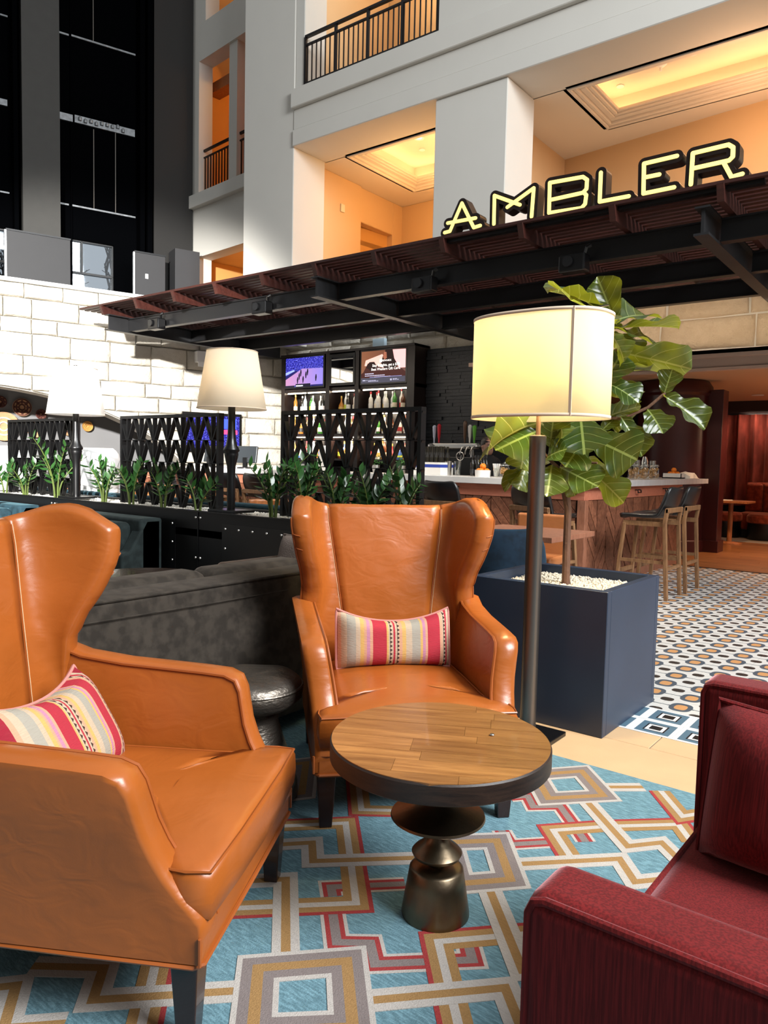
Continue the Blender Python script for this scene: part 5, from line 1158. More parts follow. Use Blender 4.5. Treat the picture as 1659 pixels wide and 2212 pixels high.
# ================================================================== WING CHAIRS
def stripes_mat():
    t = NT('kilim_stripes'); co = t.coord('Object'); s_ = t.new('ShaderNodeSeparateXYZ'); t.link(co, s_.inputs[0])
    x = t.math('ADD', t.math('DIVIDE', s_.outputs[0], .50), .5); zc = s_.outputs[2]
    bg, rd, dr, pk, yl, pe = (.52, .40, .28), (.42, .025, .045), (.30, .012, .03), (.50, .22, .32), (.62, .38, .12), (.60, .32, .20)
    gr = (.36, .33, .27)
    st = [(0, dr), (.03, pe), (.055, bg), (.10, gr), (.17, bg), (.205, yl), (.235, pe), (.255, pk), (.285, pe), (.305, rd), (.42, yl), (.435, bg), (.475, rd), (.49, bg), (.52, pe), (.55, yl), (.58, bg), (.63, gr), (.70, yl), (.72, pk), (.745, pe), (.765, rd), (.875, pe), (.90, bg), (.925, rd), (.945, bg), (.97, dr)]
    c = t.ramp(x, st, 'CONSTANT') if len(st) <= 32 else None
    tri = t.math('ABSOLUTE', t.math('SUBTRACT', t.math('FRACT', t.math('MULTIPLY', zc, 62.0)), .5))
    def tooth(x0, w):
        a = t.math('SUBTRACT', x, x0); return t.math('MULTIPLY', t.math('GREATER_THAN', a, 0.0), t.math('LESS_THAN', a, t.math('MULTIPLY', tri, w*2)))
    for x0 in (.448, .508, .908): c = t.mix(tooth(x0, .022), c, (.05, .025, .02))
    wv = t.noise(t.coord('Object', (40, 40, 420)), 1, 2); c = t.mix(t.math('MULTIPLY', wv, .45), c, t.mix(.5, c, (.12, .08, .06)))
    t.set(color=c, rough=.9, spec=.15, normal=t.bump(t.noise(t.coord('Object', (60, 60, 500)), 1, 2), .5, .004)); return t.m
M['kilim'] = stripes_mat()
def wing_chair(name, lab, loc, rz):
    o = thing(name, lab, 'armchair', loc, rz, 'tan leather wing chairs'); LE, SM = M['leather'], M['leather_seam']
    # legs
    for sx in (-1, 1):
        for y, dy in ((.045, 0), (.77, .05)):
            MB().loft([[(sx*.295+a*r, y+dy*(1-z/.2)+b*r, z) for a, b in ((-1, -1), (1, -1), (1, 1), (-1, 1))] for z, r in ((.007, .02), (.21, .031))]).build('leg', M['legwood'], o, bevel=.003)
    # seat rail
    def rail(sc=1): return [(-.325, 0.005), (.325, 0.005), (.33, .04), (.31, .83), (-.31, .83), (-.33, .04)]
    MB().prism(rail(), .20, .295, 2).build('seat_rail', LE, o, smooth=True, ang=50, bevel=.008, seg=2)
    MB().tube([(x, y, .202) for x, y in [(-.325, .82), (-.332, .3), (-.332, .02), (-.32, .003), (0, .001), (.32, .003), (.332, .02), (.332, .3), (.325, .82)]], .006, 6).build('piping', SM, o, smooth=True)
    # arms
    cur = [(.008, .27), (.012, .297), (.03, .318), (.06, .35), (.09, .39), (.115, .435), (.135, .485), (.148, .54), (.156, .575), (.17, .602), (.20, .614), (.27, .619), (.38, .624), (.52, .630), (.66, .645), (.745, .67)]
    for sx in (-1, 1):
        rings = []; e_in, e_out = [], []
        for i, (y, zt) in enumerate(cur):
            def X(z): return .335+.045*max(0, (z-.30)/.34)**1.5
            th = .085
            xo, xi = X(zt), X(zt)-th
            # direction normal to top curve in y-z
            (ya, za), (yb, zb_) = cur[max(0, i-1)], cur[min(len(cur)-1, i+1)]; ty, tz = yb-ya, zb_-za; L = math.hypot(ty, tz); ny, nz = -tz/L, ty/L
            zbot = .21
            r = []
            for k in range(4): z = zbot+(zt-.006-zbot)*k/3; r.append((X(z)-th, y, z))
            r += [(xi+.002, y+ny*.006, zt+nz*.006), (xi+.018, y+ny*.014, zt+nz*.014), ((xi+xo)/2, y+ny*.017, zt+nz*.017), (xo-.018, y+ny*.014, zt+nz*.014), (xo-.002, y+ny*.006, zt+nz*.006)]
            for k in range(3, -1, -1): z = zbot+(zt-.006-zbot)*k/3; r.append((X(z), y, z))
            rings.append([(sx*a, b, c) for a, b, c in r]); e_in.append((sx*(xi+.001), y+ny*.007, zt+nz*.007)); e_out.append((sx*(xo-.001), y+ny*.007, zt+nz*.007))
        ao = MB().loft(rings).build('arm', LE, o, smooth=True, ang=55)
        MB().tube(e_in, .0055, 6).build('piping', SM, ao, smooth=True); MB().tube(e_out[:1]+e_out, .0055, 6).build('piping', SM, ao, smooth=True)
        MB().tube([(sx*.338, .004, .21), (sx*.338, .004, .27)], .004, 6).build('piping', SM, ao, smooth=True)
    # seat cushion (T shape) with crowned top
    pl = [(-.318, -.012), (-.16, -.022), (0, -.026), (.16, -.022), (.318, -.012), (.325, .04), (.318, .095), (.262, .12), (.255, .2), (.25, .4), (.235, .71), (0, .73), (-.235, .71), (-.25, .4), (-.255, .2), (-.262, .12), (-.318, .095), (-.325, .04)]
    cx_, cy_ = 0, .28
    def rg(s, z): return [(cx_+(x-cx_)*s, cy_+(y-cy_)*s, z+.012*(1-abs(x)/.33)*(1 if z > .38 else 0)) for x, y in pl]
    cu = MB().loft([rg(.97, .292), rg(1, .302), rg(1.012, .34), rg(1.005, .385), rg(.985, .402), rg(.90, .412), rg(.6, .424), rg(.25, .428)]).build('seat_cushion', LE, o, smooth=True, ang=0)
    MB().tube([(a*1.0, b, c+.004) for a, b, c in rg(.994, .398)], .0035, 5, closed=True).build('piping', SM, cu, smooth=True)
    # back and wings
    ys = [(.36, .715), (.6, .75), (.85, .80), (1.1, .85)]; xs = [(.36, .165), (.6, .18), (.8, .205), (1.0, .232), (1.1, .236)]
    xe_ = [(.36, .275), (.55, .285), (.66, .275), (.74, .270), (.82, .280), (.90, .300), (1.0, .318), (1.06, .320), (1.12, .31)]
    ye_ = [(.36, .715), (.55, .71), (.64, .705), (.72, .695), (.80, .665), (.88, .62), (.96, .59), (1.02, .585), (1.07, .595), (1.12, .625)]
    K = 24
    def sheet(nm, P, th, hint, rim, parent=o):
        # closed upholstered sheet: inner grid P[k][j], thickness th away from the sitter
        k1, j1 = len(P)-1, len(P[0])-1; Q = []
        for k in range(k1+1):
            r = []
            for j in range(j1+1):
                du = Vector(P[k][min(j+1, j1)])-Vector(P[k][max(j-1, 0)]); dv = Vector(P[min(k+1, k1)][j])-Vector(P[max(k-1, 0)][j]); nn = du.cross(dv).normalized()
                if nn.dot(hint(P[k][j])) < 0: nn = -nn
                r.append(nn)
            Q.append(r)
        rings = []
        for k in range(k1+1):
            inn = [Vector(p) for p in P[k]]; nr = Q[k]; ring = list(inn)
            if rim:
                tg = (inn[j1]-inn[j1-1]).normalized()
                for f, g in ((.12, .55), (.35, .95), (.65, .95), (.88, .55)): ring.append(inn[j1]+nr[j1]*th*f+tg*rim*g)
            ring += [inn[j]+nr[j]*th for j in range(j1, -1, -1)]
            rings.append(ring)
        n_ = len(rings[0]); mids = [(rings[-1][i]+rings[-1][n_-1-i])/2 for i in range(n_)]
        for f, dz in ((.10, .010), (.35, .019), (.75, .024)): rings.append([rings[k1][i].lerp(mids[i], f)+Vector((0, 0, dz)) for i in range(n_)])
        b_ = MB().loft(rings).build(nm, LE, parent, smooth=True, ang=0)
        return b_, [r[j1+3 if rim else j1] for r in rings[:k1+1]], [r[-j1-1] for r in rings[:k1+1]], rings[k1]
    P = []
    for k in range(K+1):
        row = []
        for j in range(13):
            a = -1+2*j/12; z = .36+(1.058-.36)*k/K; y = ip(z, ys)-.014*(1-a*a)*math.sin(PI*min(1, max(0, (z-.4)/.65))); row.append((a*ip(z, xs), y+.0015*math.sin(z*26+math.sin(a*7)*2), z))
        P.append(row)
    sheet('inside_back', P, .095, lambda p: Vector((0, 1, .1)), 0)
    for sx in (-1, 1):
        N = 14
        def wp(t, k):
            zt = ip(t, [(0, 1.058), (.3, 1.072), (.55, 1.088), (.75, 1.09), (.88, 1.075), (1, 1.035)])
            z = .36+(zt-.36)*k/K
            x0, y0 = ip(z, xs), ip(z, ys); x1, y1 = ip(z, xe_), ip(z, ye_); cxx, cyy = x1-.005, y0-.005
            x = (1-t)**2*x0+2*t*(1-t)*cxx+t*t*x1; y = (1-t)**2*y0+2*t*(1-t)*cyy+t*t*y1
            return (sx*x, y+.0035*math.sin(z*55+t*7)*math.exp(-((z-.72)/.09)**2)*math.sin(PI*min(1, t*1.2)), z)
        P = [[wp(j/N, k) for j in range(N+1)] for k in range(K+1)]
        wg, rimc, oute, top = sheet('wing', P, .078, lambda p: Vector((sx*1.0, .5, 0)), .024)
        MB().tube([Vector(wp(0, k))+Vector((0, -.001, 0)) for k in range(3, K+1)], .0026, 5).build('seam', SM, wg, smooth=True)
        MB().tube([Vector(wp(0, k))+Vector((sx*.006, -.0015, 0)) for k in range(3, K+1)], .0010, 4).build('stitching', M['stitch'], wg)
        MB().tube(oute[6:], .0042, 6).build('piping', SM, wg, smooth=True)
        for kk in (K-2, K-4): MB().tube([oute[kk], oute[kk].lerp(rimc[kk], .5)+Vector((sx*.004, -.004, 0)), rimc[kk]], .0022, 5).build('pleat', SM, wg)
    # outside back panel reaching the rail
    MB().loft([[(-.30, .60, z) if False else (-w, y0, z), (w, y0, z), (w, y1, z), (-w, y1, z)] for z, w, y0, y1 in ((.21, .30, .72, .83), (.4, .30, .73, .84), (.62, .29, .79, .865))]).build('outside_back', LE, o, smooth=True, ang=40, bevel=.01)
    o.scale = (1.08, 1, 1)
    return o
LC_ = camv(-.31, 1.845); CC_ = camv(.142, 2.51)
wing_chair('wing_chair', 'large tan leather wing chair in the left foreground with a striped pillow', (LC_.x, LC_.y, 0), math.radians(120))
wing_chair('wing_chair', 'tan leather wing chair facing the viewer behind the round table', (CC_.x, CC_.y, 0), math.radians(47))
M['kilim_pipe'] = mat('kilim_piping', (.5, .2, .17), .9)
def chair_local(base, rz, x, y, z): return Vector((base.x, base.y, 0))+Matrix.Rotation(rz, 3, 'Z') @ Vector((x, y, z))
RC, RL_ = math.radians(47), math.radians(120)
pillow('lumbar_pillow', 'striped kilim pillow propped on the middle leather chair', chair_local(CC_, RC, .0, .57, .535), (-.22, 0, RC), .50, .245, .15, M['kilim'], M['kilim_pipe'], .05)
pillow('lumbar_pillow', 'striped kilim pillow lying on the left foreground leather chair', chair_local(LC_, RL_, -.05, .52, .545), (-.55, .10, RL_+.1), .58, .31, .15, M['kilim'], M['kilim_pipe'], .05)

# ================================================================== ROUND DRINK TABLE
TB = Vector((-1.10, 1.70, 0)); tbl = thing('drink_table', 'round wood-topped pedestal table with stacked bronze discs', 'table', (TB.x, TB.y, .007), YAW-.16)
TR, TT = .304, .503
n = 9; wd = 2*TR/n; wts = [-TR+wd*k+(random.uniform(-.012, .012) if 0 < k < n else 0) for k in range(n+1)]
for k in range(n):
    a, b = wts[k]+.0006, wts[k+1]-.0006; poly = []
    m_ = 10
    for i in range(m_+1): y = a+(b-a)*i/m_; poly.append((math.sqrt(max(0, (TR-.004)**2-y*y)), y))
    for i in range(m_, -1, -1): y = a+(b-a)*i/m_; poly.append((-math.sqrt(max(0, (TR-.004)**2-y*y)), y))
    cut = random.uniform(-.15, .15)
    for q, nn in ((0, (1, 0)), (1, (-1, 0))):
        pp_ = clip_poly(poly, nn, (cut if q == 0 else -cut)-.0004)
        if len(pp_) > 2:
            cx_ = sum(p[0] for p in pp_)/len(pp_); MB().prism([(x-cx_, y-(a+b)/2) for x, y in pp_], TT-.012, TT+random.uniform(-.0004, .0004)).build('plank', M['tabletop'], tbl, loc=(cx_, (a+b)/2, 0))
MB().lathe([(0, TT-.06), (TR-.012, TT-.06), (TR, TT-.052), (TR, TT-.006), (TR-.004, TT-.0015), (TR-.0045, TT-.012), (0, TT-.012)], 72).build('rim', M['tablerim'], tbl, smooth=True)
MB().lathe([(0, TT-.06), (.028, TT-.06), (.028, .40), (.031, .365), (.045, .332), (.075, .308), (.11, .294), (.130, .287), (.132, .281), (.125, .276), (.05, .262), (.03, .25), (.022, .24), (.026, .225), (.04, .205), (.062, .188), (.0705, .178), (.066, .168), (.036, .158), (.026, .15), (.023, .142), (.022, .1375), (.066, .137), (.0755, .131), (.082, .09), (.095, .008), (.095, 0), (0, 0)], 56).build('pedestal', M['bronze'], tbl, smooth=True, ang=50)
pt = at_z(1063, 1588, TT+.008); o = tag(MB().lathe([(0, 0), (.006, 0), (.007, .002), (.005, .004), (0, .0045)], 14).build('metal_button', M['steel'], smooth=True, loc=pt), 'tiny silver disc set on the round table top', 'button')
# cast stump stool
stp = thing('stump_stool', 'dark hammered metal mushroom-shaped side stool between the leather chairs', 'stool', (-2.03, 1.85, .007))
mb = MB(); n = 40; pr = [(0, 0), (.16, 0), (.175, .02), (.172, .07), (.150, .15), (.118, .24), (.10, .30), (.10, .335), (.125, .352), (.165, .365), (.186, .385), (.19, .415), (.182, .445), (.16, .462), (.10, .468), (.05, .466), (0, .467)]
mb.loft([[(r*math.cos(2*PI*j/n)*(1+.012*math.sin(3*2*PI*j/n+z*9)+.006*math.sin(7*2*PI*j/n+z*23)), r*math.sin(2*PI*j/n)*(1+.012*math.sin(3*2*PI*j/n+z*9)), z+.003*math.sin(5*2*PI*j/n)*(r/.19)) for j in range(n)] for r, z in pr])
mb.build('body', M['stump'], stp, smooth=True, ang=70)
MB().tube([(.186*math.cos(2*PI*j/36), .186*math.sin(2*PI*j/36), .43) for j in range(36)], .006, 6, closed=True).build('cast_rim', M['stump'], stp, smooth=True)

# ================================================================== RED ARMCHAIR (right foreground)
ra = thing('red_armchair', 'red velvet square armchair in the right foreground with a red cushion', 'armchair', (0, 0, 0)); RV = M['red_velvet']
AZT = .705
ar = rbox('arm', -.43, .55, .875, .995, .06, AZT, RV, ra, .028, 5); ar2 = rbox('arm', -.475, .55, 1.89, 2.01, .06, AZT+.05, RV, ra, .028, 5)
for y in (.882, ): MB().tube([(-.423, y, .08), (-.423, y, AZT-.03), (-.416, y, AZT-.014), (-.40, y, AZT-.008), (-.2, y, AZT-.007), (.54, y, AZT-.007)], .0065, 8).build('piping', RV, ar, smooth=True)
MB().tube([(-.468, 1.897, .08), (-.468, 1.897, AZT+.02), (-.461, 1.897, AZT+.036), (-.445, 1.897, AZT+.042), (-.2, 1.897, AZT+.043), (.54, 1.897, AZT+.043)], .0065, 8).build('piping', RV, ar2, smooth=True)
rbox('backrest', .40, .60, .9, 1.99, .06, .78, RV, ra, .04, 4); rbox('seat_base', -.43, .42, .99, 1.9, .06, .30, RV, ra, .02, 3)
sc_ = rbox('seat_cushion', -.455, .41, 1.0, 1.885, .27, .43, RV, ra, .045, 5)
MB().tube([(-.44, 1.01, .422), (-.444, 1.44, .426), (-.44, 1.87, .422)], .006, 6).build('piping', RV, sc_, smooth=True); MB().tube([(-.44, 1.01, .28), (-.444, 1.44, .278), (-.44, 1.87, .28)], .006, 6).build('piping', RV, sc_, smooth=True)
for x in (-.38, .5):
    for y in (.93, 1.95): MB().box(x-.03, x+.03, y-.03, y+.03, .006, .07).build('foot', M['legwood'], ra)
pc = on_plane(1600, 1712, (0, 1, 0), 1.76); 
pillow('red_pillow', 'plump red velvet cushion leaning on the far arm of the red armchair', (-.15, 1.74, .575), (-.17, .06, .06), .54, .34, .27, RV, RV)

# ================================================================== FLOOR LAMP
FL = Vector((-1.549, 3.147, 0)); fl_ = thing('floor_lamp', 'floor lamp with a large oval cream drum shade beside the fig planter', 'lamp', (FL.x, FL.y, 0))
MB().box(-.15, .15, -.14, .10, 0, .022).build('base', M['black_satin'], fl_, bevel=.004)
MB().lathe([(.0375, .02), (.0375, 1.36), (.0385, 1.362), (.0385, 1.40), (.03, 1.405), (0, 1.405)], 28).build('pole', M['lamp_metal'], fl_, smooth=True); MB().lathe([(.011, 1.40), (.011, 1.95)], 12).build('neck', mat('copper_neck', (.5, .3, .2), .35, .8), fl_, smooth=True)
ZS0, ZS1, SA, SB = 1.478, 1.935, .318, .21; n = 72
def oval(j, a=SA, b=SB): t = 2*PI*j/n; return (a*math.copysign(abs(math.cos(t))**.8, math.cos(t)), b*math.copysign(abs(math.sin(t))**.8, math.sin(t)))
mb = MB(); mb.loft([[(*oval(j), z) for j in range(n)] for z in (ZS0, (ZS0+ZS1)/2, ZS1)], cap0=False, cap1=False)
sh_o = mb.build('lamp_shade', M['shade_floor'], fl_, smooth=True, ang=0); sh_o.modifiers.new('t', 'SOLIDIFY').thickness = .003
for z in (ZS0+.006, ZS1-.006):
    mb = MB(); mb.loft([[(*oval(j, SA+.003, SB+.003), z+d) for j in range(n)] for d in (-.007, .007)], cap0=False, cap1=False); b_ = mb.build('shade_binding', M['shade_trim'], fl_, smooth=True, ang=0); b_.modifiers.new('t', 'SOLIDIFY').thickness = .002
x, y = oval(62, SA+.0025, SB+.0025); MB().box(x-.006, x+.006, y-.001, y+.003, ZS0, ZS1).build('seam_tape', M['shade_trim'], fl_)
for s_ in (-1, 1): MB().bar((0, 0, 1.93), (s_*SA*.97, 0, 1.96), .006, .006).build('spider_arm', M['nickel'], fl_)
for s_ in (-1, 1): MB().tube([(-.02, -.05, ZS0+.02), (s_*.07-.02, -.16, ZS0+.42)], .003, 5).build('wire_stay', M['nickel'], fl_)
for s_ in (-1, 1): MB().lathe([(0, 1.66), (.03, 1.68), (.034, 1.72), (.02, 1.76), (.014, 1.80), (0, 1.80)], 14, (s_*.11+.03, .0, 0)).build('bulb', emis('floor_bulb', (1, .82, .5), 8) if s_ < 0 else bpy.data.materials['floor_bulb'], fl_, smooth=True)
light('floor_lamp_bulb', 'POINT', (FL.x+.12, FL.y, 1.70), 60, (1, .80, .45), .06)

# ================================================================== FIG PLANTER AND TREE
fp = thing('fig_planter', 'square dark blue-grey planter filled with pale pebbles', 'planter', (-1.98, 3.325, 0)); PW, PH, PL_ = .725, .69, .735
w_ = .045
MB().box(0, PW, 0, w_, 0, PH).box(0, PW, PL_-w_, PL_, 0, PH).box(0, w_, w_, PL_-w_, 0, PH).box(PW-w_, PW, w_, PL_-w_, 0, PH).build('shell', M['planter_blue'], fp, bevel=.003, seg=1)
MB().box(w_, PW-w_, w_, PL_-w_, .3, .625).build('soil', M['soil'], fp)
gravel('pebbles', w_+.01, PW-w_-.01, w_+.01, PL_-w_-.01, .637, 3600, .012, M['pebble'], fp)
def fig_mat():
    t = NT('fiddle_leaf'); s_ = t.new('ShaderNodeSeparateXYZ'); t.link(t.coord('Generated'), s_.inputs[0]); x, y = s_.outputs[0], s_.outputs[1]
    d = t.math('ABSOLUTE', t.math('SUBTRACT', y, .5)); mid = t.math('LESS_THAN', d, .022)
    ph = t.math('FRACT', t.math('MULTIPLY', t.math('SUBTRACT', x, t.math('MULTIPLY', t.math('POWER', d, 1.3), .95)), 5.2)); vein = t.math('LESS_THAN', t.math('ABSOLUTE', t.math('SUBTRACT', ph, .5)), .026)
    v = t.math('MAXIMUM', mid, vein); geo = t.new('ShaderNodeNewGeometry').outputs['Backfacing']
    top = t.mix(t.noise(t.coord('Generated'), 5, 3), (.008, .028, .007), (.024, .062, .011)); bot = (.10, .15, .035)
    c = t.mix(geo, t.mix(v, top, (.20, .26, .07)), t.mix(v, bot, (.38, .38, .14)))
    tl_ = t.new('ShaderNodeBsdfTranslucent'); t.link(t.mix(v, (.45, .42, .02), (.6, .55, .08)), tl_.inputs[0])
    bmp = t.bump(t.math('SUBTRACT', 1.0, t.math('SMOOTH_MIN', t.math('ABSOLUTE', t.math('SUBTRACT', ph, .5)), .25, .1)), .5, .01)
    t.set(color=c, rough=.27, spec=.5, normal=bmp); mx = t.new('ShaderNodeMixShader'); mx.inputs[0].default_value = .30
    t.link(t.b.outputs[0], mx.inputs[1]); t.link(tl_.outputs[0], mx.inputs[2]); t.link(mx.outputs[0], t.out.inputs[0]); return t.m
M['fig'] = fig_mat()
def leaf_mesh(seed, bend, wav, fold):
    rr = random.Random(seed); P = []; N = 14; prof = [(0, .01), (.04, .05), (.12, .17), (.25, .26), (.38, .28), (.5, .34), (.62, .43), (.75, .5), (.86, .47), (.94, .34), (.985, .16), (1, .03)]
    for i in range(N+1):
        t = i/N; w = ip(t, prof); row = []
        for j in range(9):
            b = -1+j/4; z = -bend*t*t+fold*abs(b)*w+wav*abs(b)**2*math.sin(t*15+seed*1.7+(1 if b > 0 else 2.6))
            row.append((t, b*w, z))
        P.append(row)
    return MB().grid(P).mesh('leaf', M['fig'], True, 0)
LM = [leaf_mesh(k, b, w, f) for k, (b, w, f) in enumerate([(.12, .035, .25), (.28, .05, .30), (.05, .045, .15), (.20, .06, .40)])]
fig = thing('fig_tree', 'fiddle leaf fig tree behind the floor lamp shade', 'tree', (0, 0, 0))
td = 3.93; trunk = [at_d(x, y, td) for x, y in [(1222, 1262), (1224, 1180), (1227, 1100), (1221, 1060), (1214, 1020), (1228, 985), (1252, 940), (1285, 880), (1304, 800), (1312, 720), (1318, 660)]]
MB().tube(trunk, [.022, .020, .019, .022, .024, .020, .017, .014, .012, .010, .007], 10).build('trunk', M['trunk'], fig, smooth=True)
for L in ([(1285, 900, 3.93), (1345, 905, 3.93), (1400, 880, 3.92), (1432, 853, 3.9), (1440, 848, 3.9)], [(1214, 1020, 3.93), (1180, 985, 3.8), (1150, 950, 3.72)], [(1228, 990, 3.93), (1262, 1000, 3.85), (1290, 1000, 3.8)], [(1304, 800, 3.93), (1322, 770, 3.9), (1335, 752, 3.88)]):
    MB().tube([at_d(*q) for q in L], [.012]+[.008]*(len(L)-2)+[.005], 8).build('branch', M['trunk'], fig, smooth=True)
def fleaf(bx, by, tx, ty, db, dt, wr, hint=(0, 0, 1), k=None, facing=.5):
    a, b = at_d(bx, by, db), at_d(tx, ty, dt); x = b-a; L = x.length; x.normalize()
    tocam = (CO-a).normalized(); h = Vector((0, 0, 1))*(1-facing)+tocam*facing
    if hint == 'down': h = -h*.4+tocam
    if hint == 'back': h = -tocam*facing+Vector((0, 0, 1))*(1-facing)
    z_ = (h-x*h.dot(x)).normalized(); y = z_.cross(x)
    inst('leaf', LM[random.randrange(4) if k is None else k], fig, M=frame(a, x*L, y*L*wr, z_*L))
for q in [(1300, 668, 1194, 612, 3.93, 3.75, .75, None, 0, .25), (1316, 695, 1237, 640, 3.93, 3.62, 1.1, None, 2, .5), (1330, 700, 1294, 601, 3.93, 3.85, .75, None, 3, .75), (1318, 700, 1404, 652, 3.93, 4.05, .85, None, 1, .45), (1320, 712, 1463, 690, 3.93, 4.0, .55, None, 0, .12), (1318, 705, 1424, 742, 3.93, 4.0, .8, None, 2, .35), (1318, 720, 1366, 782, 3.92, 3.8, .75, 'back', 1, .6), (1322, 758, 1494, 792, 3.92, 3.85, .62, 'back', 2, .5), (1300, 835, 1342, 762, 3.9, 3.85, 1.1, None, 0, .75), (1310, 828, 1380, 852, 3.92, 3.8, .95, None, 1, .45), (1434, 853, 1452, 798, 3.9, 3.88, 1.0, None, 2, .9), (1432, 855, 1532, 912, 3.9, 3.8, .70, None, 3, .45), (1398, 884, 1432, 922, 3.92, 3.8, 1.1, None, 1, .5), (1300, 905, 1380, 872, 3.92, 3.9, .85, 'back', 0, .5), (1340, 900, 1395, 978, 3.92, 3.85, .72, None, 3, .45), (1282, 948, 1376, 992, 3.85, 3.72, 1.12, None, 2, .85), (1254, 900, 1262, 972, 3.88, 3.7, 1.15, None, 0, .8), (1262, 950, 1222, 1006, 3.88, 3.75, 1.0, None, 2, .7), (1206, 1008, 1292, 1048, 3.9, 3.72, .85, None, 2, .55), (1270, 1012, 1352, 1082, 3.88, 3.8, .75, 'back', 0, .6), (1172, 912, 1024, 944, 3.75, 3.58, .80, 'back', 1, .5), (1160, 932, 1072, 968, 3.75, 3.58, .95, None, 2, .55), (1206, 905, 1228, 958, 3.85, 3.7, .7, 'back', 1, .7), (1188, 965, 1196, 898, 3.85, 3.75, 1.0, None, 0, .8), (1192, 985, 1206, 925, 3.85, 3.8, .6, 'back', 0, .7), (1180, 990, 1212, 965, 3.8, 3.7, 1.1, None, 1, .6), (1138, 962, 1122, 1018, 3.78, 3.68, .95, 'back', 0, .7), (1150, 995, 1082, 1042, 3.8, 3.75, .45, None, 1, .3), (1140, 1000, 1118, 1058, 3.8, 3.75, .9, 'back', 2, .6), (1192, 1005, 1182, 1066, 3.85, 3.72, 1.05, None, 0, .75), (1215, 1015, 1248, 1068, 3.88, 3.85, .8, 'back', 1, .6), (1240, 1000, 1262, 1040, 3.9, 3.95, .9, 'back', 0, .5), (1300, 875, 1352, 935, 3.95, 4.05, .9, None, 1, .5), (1310, 855, 1250, 900, 3.95, 3.9, .9, None, 2, .4), (1300, 930, 1330, 900, 3.92, 3.95, 1.0, None, 0, .7)]:
    fleaf(*q[:7], hint=q[7] if q[7] else (0, 0, 1), k=q[8], facing=q[9])
for k in range(16):   # leaves on the far side of the crown
    t = random.uniform(.45, 1); j = min(9, int(t*10)); a = trunk[j].copy(); an = random.uniform(0, 2*PI); d = Vector((math.cos(an), math.sin(an), random.uniform(-.3, .4)))
    if d.dot(HD) < 0.1: d = d+HD*1.2
    d.normalize(); x = d; z_ = Vector((0, 0, 1)); z_ = (z_-x*z_.dot(x)).normalized(); L = random.uniform(.2, .3); inst('leaf', LM[k % 4], fig, M=frame(a, x*L, z_.cross(x)*L*.85, z_*L))

# ================================================================== LOUNGE BEHIND THE BAR
o = thing('round_column', 'dark mahogany curved column at the end of the bar', 'column', (-3.62, 12.0, 0)); MB().lathe([(.56, 0), (.56, .16), (.53, .18), (.53, 2.36), (.56, 2.40), (.56, 2.5), (.50, 2.59), (0, 2.59)], 40).build('shaft', M['red_wall'], o, smooth=True); MB().box(.42, .74, -.05, .25, 0, 2.45).build('pilaster', M['red_wall'], o, bevel=.006); MB().box(.40, .77, -.08, .26, 0, .18).build('plinth', M['red_wall'], o, bevel=.006)
cu = thing('red_curtain', 'floor length red pleated curtain lit from above in the lounge', 'curtain', (0, 0, 0))
P0, P1 = [], []
for k in range(241):
    x = -4.0+6.5*k/240; y = 16.02+.07*math.sin(k*.62)+.03*math.sin(k*1.7+1); P0.append((x, y, .55)); P1.append((x, y*1.0, 2.34))
MB().grid([P0, P1]).build('fabric', M['curtain'], cu, smooth=True, ang=0); MB().box(-4, 2.5, 15.99, 16.05, 2.34, 2.37).build('track', M['black_satin'], cu)
light('curtain_washer', 'AREA', (-1.2, 15.7, 2.34), 40, (1, .75, .60), 4.5, aim=(-1.2, 16.05, 1.2), size_y=.1)
bq2 = thing('lounge_banquette', 'rust striped banquette under the red curtain', 'banquette', (-3.3, 14.95, 0))
rbox('backrest', 0, 5, .75, .95, .2, 1.02, M['rust_velvet'], bq2, .05); rbox('seat', 0, 5, .1, .78, .15, .46, M['rust_velvet'], bq2, .05)
for k in range(16): rbox('back_channel', .02+k*.31, .31+k*.31, .68, .80, .46, 1.0, M['rust_velvet'], bq2, .05)
rbox('plinth', .02, 4.98, .14, .9, 0, .16, M['black_satin'], bq2, .005)
for k, (px, py) in enumerate([(1565, 1120), (1650, 1128)]):
    p = at_z(px, py+38, 0); o = thing('ottoman', ['left', 'right'][k]+' round rust velvet ottoman in the red lounge', 'ottoman', (p.x, p.y, 0), 0, 'lounge ottomans'); MB().lathe([(0, .0), (.27, 0), (.28, .02), (.28, .30)], 28).build('base', M['black_satin'], o, smooth=True); MB().lathe([(.28, .30), (.30, .32), (.30, .42), (.27, .46), (0, .47)], 28).build('cushion', M['rust_velvet'], o, smooth=True)
p = at_v(1580, 1073, 13.6); o = thing('lounge_table', 'small lounge table with papers in the red lounge', 'table', (p.x, 13.6, 0)); MB().box(-.32, .32, -.3, .3, .70, .735).build('top', M['orange_wood'], o, bevel=.004); MB().lathe([(.2, 0), (.2, .02), (.04, .04), (.04, .7)], 16).build('pedestal', M['orange_wood'], o, smooth=True)
o = thing('paper_menu', 'white papers lying on the small lounge table', 'menu', (p.x-.1, 13.55, .736), .3); MB().box(-.13, .13, -.09, .09, 0, .012).build('page', M['paper'], o)
for k, (px, py) in enumerate([(1378, 826), (1637, 853)]):
    p = at_z(px, py, 2.6); o = thing('recessed_downlight', ['downlight in the lounge ceiling beside the fig leaves', 'downlight in the lounge ceiling above the red curtain'][k], 'light', (p.x, p.y, 2.6), 0, 'lounge downlights'); MB().lathe([(.07, 0), (.10, -.003), (.10, -.012), (.07, -.012)], 20).build('ring', M['white_paint'], o, smooth=True); MB().cyl(.07, -.006, -.002, 18).build('lens', emis('lounge_lens', (1, .9, .75), 6) if k == 0 else bpy.data.materials['lounge_lens'], o)
